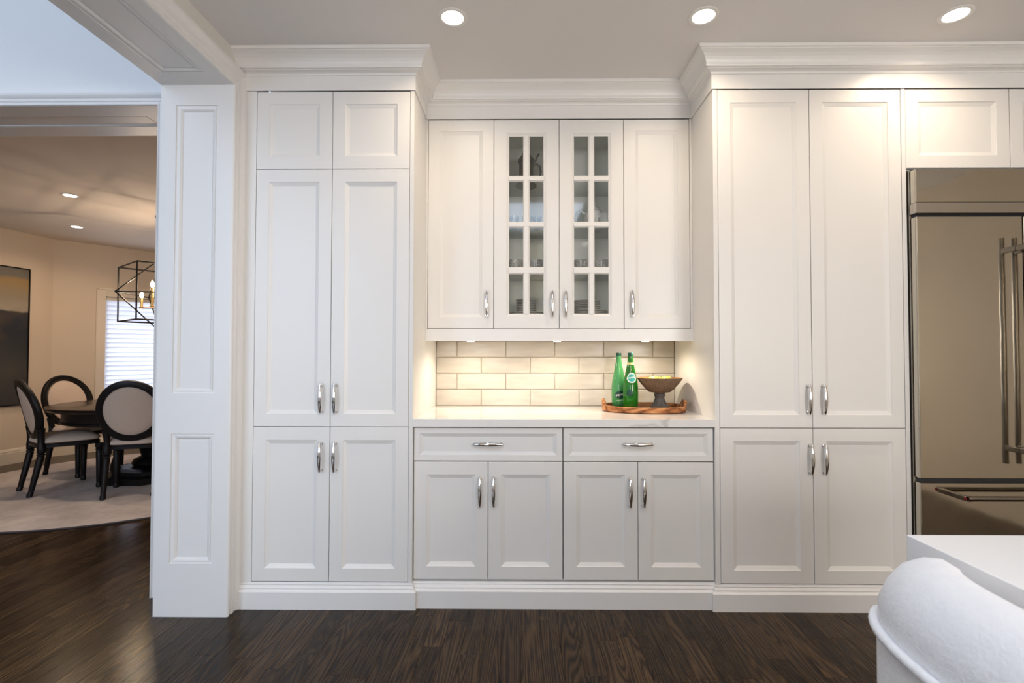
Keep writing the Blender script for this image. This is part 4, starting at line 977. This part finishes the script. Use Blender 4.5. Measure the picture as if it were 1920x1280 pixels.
MB().lathe([(0.700, 0.585), (0.712, 0.590), (0.712, 0.606), (0.700, 0.612), (0.700, 0.690), (0.72, 0.7), (0.66, 0.7), (0.66, 0.585), (0.70, 0.585)], n=72, cap0=False, cap1=False, ripple=lambda a, i: 0).build('apron', black_wood, tb, smooth=True)
rot = math.radians(20)
def ngon(r, n, z, rot): return [(r*math.cos(rot+2*PI*k/n), r*math.sin(rot+2*PI*k/n), z) for k in range(n)]
MB().rings([ngon(0.40, 8, 0.0, rot), ngon(0.40, 8, 0.06, rot), ngon(0.36, 8, 0.075, rot), ngon(0.36, 8, 0.11, rot), ngon(0.27, 8, 0.125, rot)]).build('plinth', black_wood, tb)
MB().lathe([(0.16, 0.126), (0.18, 0.15), (0.16, 0.19), (0.10, 0.22), (0.12, 0.30), (0.15, 0.38), (0.11, 0.48), (0.10, 0.55), (0.22, 0.60), (0.24, 0.700)], n=32).build('pedestal', black_wood, tb, smooth=True)
for k in range(4):
    a = rot+PI/8+k*PI/2; c, s = math.cos(a), math.sin(a)
    MB().tube([(0.30*c, 0.30*s, 0.113), (0.30*c, 0.30*s, 0.16), (0.27*c, 0.27*s, 0.30), (0.29*c, 0.29*s, 0.45), (0.31*c, 0.31*s, 0.699)], [0.045, 0.038, 0.030, 0.036, 0.045], 12).build('column', black_wood, tb, smooth=True)

def make_chair(lab, x, y, ang):
    """oval-back chair, local +y is the way the sitter faces"""
    t = thing('dining_chair', lab, 'chair', (x, y, ZR), ang-PI/2, 'oval-back dining chairs')
    # seat: wider at front
    def outline(ins, z, n=40):
        o = []
        for k in range(n):
            a = 2*PI*k/n; c, s = math.cos(a), math.sin(a); e = 0.5
            yy = 0.225*math.copysign(abs(s)**e, s); w = 0.235+0.03*(yy/0.225)
            xx = w*math.copysign(abs(c)**e, c); o.append((xx*(1-ins/0.24), yy*(1-ins/0.24), z))
        return o
    MB().rings([outline(0.006, 0.405), outline(0, 0.408), outline(0, 0.430), outline(0.006, 0.434), outline(0.006, 0.440)]).build('seat_rail', black_wood, t, smooth=True)
    MB().rings([outline(0.012, 0.441), outline(0.0, 0.448), outline(0.0, 0.462), outline(0.010, 0.478), outline(0.045, 0.497), outline(0.10, 0.508), outline(0.18, 0.512)]).build('seat_cushion', linen, t, smooth=True)
    # legs: fluted tapering front legs, splayed rear legs
    for s in (-1, 1):
        prof = [(0.017, 0.0), (0.022, 0.005), (0.023, 0.030), (0.018, 0.040), (0.020, 0.046), (0.0275, 0.33), (0.022, 0.338), (0.030, 0.346), (0.030, 0.352), (0.021, 0.358), (0.031, 0.366), (0.033, 0.372), (0.033, 0.405)]
        m_ = MB(); m_.lathe(prof, (s*0.225, 0.195, 0), 20, ripple=lambda a, i: -0.10*abs(math.sin(5*a)) if 4 <= i <= 5 else 0); m_.build('leg', black_wood, t, smooth=True)
        m_ = MB(); m_.lathe(prof, (0, 0, 0), 20, ripple=lambda a, i: -0.10*abs(math.sin(5*a)) if 4 <= i <= 5 else 0)
        m_.v = [(s*(0.178+0.0)+vx, -0.192-0.075*(1-vz/0.405)**1.4+vy, vz) for vx, vy, vz in m_.v]; m_.build('leg', black_wood, t, smooth=True)
    # oval back, tilted backwards
    tilt = math.radians(13); bc = Vector((0, -0.215-0.045, 0.735)); RX, RZ = 0.225, 0.245
    def bp(u, v, d): # u across, v up in the back's plane, d depth (to the front +)
        curve = 0.035*(u/0.24)**2
        return (u, bc.y - v*math.sin(tilt)+(d+curve)*math.cos(tilt), bc.z+v*math.cos(tilt)+d*math.sin(tilt))
    N_ = 44; prof = [(-0.030, -0.014), (-0.024, -0.024), (0.012, -0.024), (0.024, -0.016), (0.027, 0.0), (0.023, 0.015), (0.012, 0.020), (-0.012, 0.014), (-0.023, 0.019), (-0.031, 0.008)]
    rings = []
    for k in range(N_+1):
        a = 2*PI*k/N_; rings.append([bp((RX+o)*math.cos(a), (RZ+o)*math.sin(a), d) for o, d in prof])
    MB().rings(rings, True, False, False).build('back_frame', black_wood, t, smooth=True)
    rings = []
    for fr, d in ((1.0, -0.010), (0.97, -0.014), (0.7, -0.017), (0.35, -0.018), (0.02, -0.018)):
        rings.append([bp((RX-0.030)*fr*math.cos(2*PI*k/36), (RZ-0.030)*fr*math.sin(2*PI*k/36), d) for k in range(36)])
    r2 = []
    for fr, d in ((0.02, 0.026), (0.5, 0.025), (0.85, 0.020), (0.97, 0.012), (1.0, 0.002)):
        r2.append([bp((RX-0.030)*fr*math.cos(2*PI*k/36), (RZ-0.030)*fr*math.sin(2*PI*k/36), d) for k in range(36)])
    MB().rings(rings[::-1]+r2[::-1][:0]+[rings[0]]+r2[::-1]).build('back_pad', linen, t, smooth=True)
    # posts from the seat up to the oval
    for s in (-1, 1):
        p0 = Vector((s*0.178, -0.195, 0.40)); p2 = Vector(bp(s*0.185, -0.165, 0)); p1 = p0.lerp(p2, 0.5)+Vector((-s*0.006, 0, -0.01))
        MB().tube([p0, p0.lerp(p1, 0.5), p1, p1.lerp(p2, .5), p2], [0.033, 0.027, 0.024, 0.026, 0.032], 10).build('back_post', black_wood, t, smooth=True)
    return t
def place(lab, x, y, ang, first=[None]):
    if first[0] is None: first[0] = make_chair(lab, x, y, ang)
    else:
        c = copy_tree(first[0]); c.location = (x, y, ZR); c.rotation_euler = (0, 0, ang-PI/2); c['label'] = lab
place('black oval-back dining chair seen from the side, left of the table below the painting', -4.205, 2.165, math.radians(55))
place('black oval-back dining chair with its back to the hall, beside the panelled jamb', -3.455, 2.085, math.radians(112))
place('black oval-back dining chair on the far left side of the table against the wall', -4.555, 2.790, math.radians(-10))
place('black oval-back dining chair at the back of the table, mostly hidden by the panelled jamb', -3.955, 3.33, math.radians(-75))

# painting
po, pd, pn = local_frame(A, Bc); pa = math.atan2(pd.y, pd.x); L_ab = (Vector(Bc)-Vector(A)).length
PU = L_ab-0.285
px_, py_ = po.x+pd.x*PU, po.y+pd.y*PU
pt = thing('painting', 'large framed abstract painting, beige above dark blue-grey, on the dining wall', 'painting', (px_, py_, 0.665), pa)
MB().box(-1.25, 0, -0.026, -0.004, 0, 1.545).build('canvas', painting_m, pt)
mb = MB()
for x0, x1, z0, z1 in ((-1.262, -1.25, -0.012, 1.557), (0, 0.012, -0.012, 1.557), (-1.25, 0, -0.012, 0), (-1.25, 0, 1.545, 1.557)): mb.box(x0, x1, -0.034, -0.002, z0, z1)
mb.build('frame', black_iron, pt)

# chandelier
CX, CY, CZ = -3.69, 2.66, 1.838
ch = thing('chandelier', 'black wire cage chandelier with candle bulbs over the dining table', 'chandelier', (CX, CY, CZ))
th = math.radians(37.6); hu = 0.287; hz = 0.273; ap = 0.381
u = Vector((-math.cos(th), math.sin(th), 0)); wv = Vector((math.sin(th), math.cos(th), 0)); zz = Vector((0, 0, 1))
Cs = {(i, j, k): u*hu*i+wv*hu*j+zz*hz*k for i in (-1, 1) for j in (-1, 1) for k in (-1, 1)}
mb = MB()
keys = list(Cs)
for a in keys:
    for b in keys:
        if a < b and sum(p != q for p, q in zip(a, b)) == 1: mb.tube([Cs[a], Cs[b]], 0.0075, 6)
mb.build('box_cage', black_iron, ch)
ax6 = [u*ap, -u*ap, wv*ap, -wv*ap, zz*ap, -zz*ap]; mb = MB()
for i in range(6):
    for j in range(i+1, 6):
        if (ax6[i]+ax6[j]).length > 0.01: mb.tube([ax6[i], ax6[j]], 0.0065, 6)
mb.build('diamond_cage', black_iron, ch)
MB().tube([(0, 0, ap), (0, 0, DC-CZ-0.02)], 0.005, 8).build('stem', black_iron, ch)
MB().lathe([(0.065, DC-CZ-0.001), (0.065, DC-CZ-0.018), (0.045, DC-CZ-0.028), (0.012, DC-CZ-0.032)], n=28).build('canopy', black_iron, ch, smooth=True)
MB().lathe([(0.014, -0.16), (0.022, -0.15), (0.022, -0.12), (0.010, -0.10), (0.008, 0.2), (0.006, 0.378)], n=16).build('column', brass, ch, smooth=True)
for adeg, lo in ((188, True), (282, False), (312, True), (130, False), (68, True), (10, False)):
    a = math.radians(adeg); c, s = math.cos(a), math.sin(a); r = 0.185
    zc = -0.12
    arm = MB().tube([(0.015*c, 0.015*s, -0.135), (r*c, r*s, -0.135)], 0.007, 8).build('arm', brass, ch)
    hh = 0.09 if lo else 0.18
    MB().lathe([(0.02, -0.142), (0.022, -0.128), (0.0125, -0.124), (0.0125, -0.124+hh)], (r*c, r*s, 0), 14).build('candle_sleeve', brass, arm, smooth=True)
    zb = -0.124+hh
    MB().lathe([(0.009, 0), (0.0165, 0.016), (0.0175, 0.026), (0.013, 0.045), (0.005, 0.062), (0.001, 0.070)], (r*c, r*s, zb), 14).build('bulb', flame_m, arm, smooth=True)
    if lo:
        ld = bpy.data.lights.new('bulb_glow', 'POINT'); ld.energy = 8; ld.color = (1.0, 0.76, 0.54); ld.shadow_soft_size = 0.012
        lp = bpy.data.objects.new('bulb_glow', ld); COL.objects.link(lp); lp.parent = ch; lp.location = (r*c, r*s, zb+0.095)
G2 = 'recessed ceiling lights in the dining room'
downlight(-4.022, 1.965, DC, 'round recessed light in the dining room ceiling, nearer the opening', G2, power=8, col=(1, .74, .5), m=led_d)
downlight(-4.93, 3.06, DC, 'round recessed light in the dining room ceiling, nearer the far wall', G2, power=8, col=(1, .74, .5), m=led_d)
for x, y, wh in ((-2.6, 1.9, 'nearer the hall'), (-2.5, 3.6, 'nearer the far wall')): downlight(x, y, DC, 'round recessed dining room ceiling light behind the panelled jamb, '+wh, G2, power=8, col=(1, .74, .5), m=led_d)
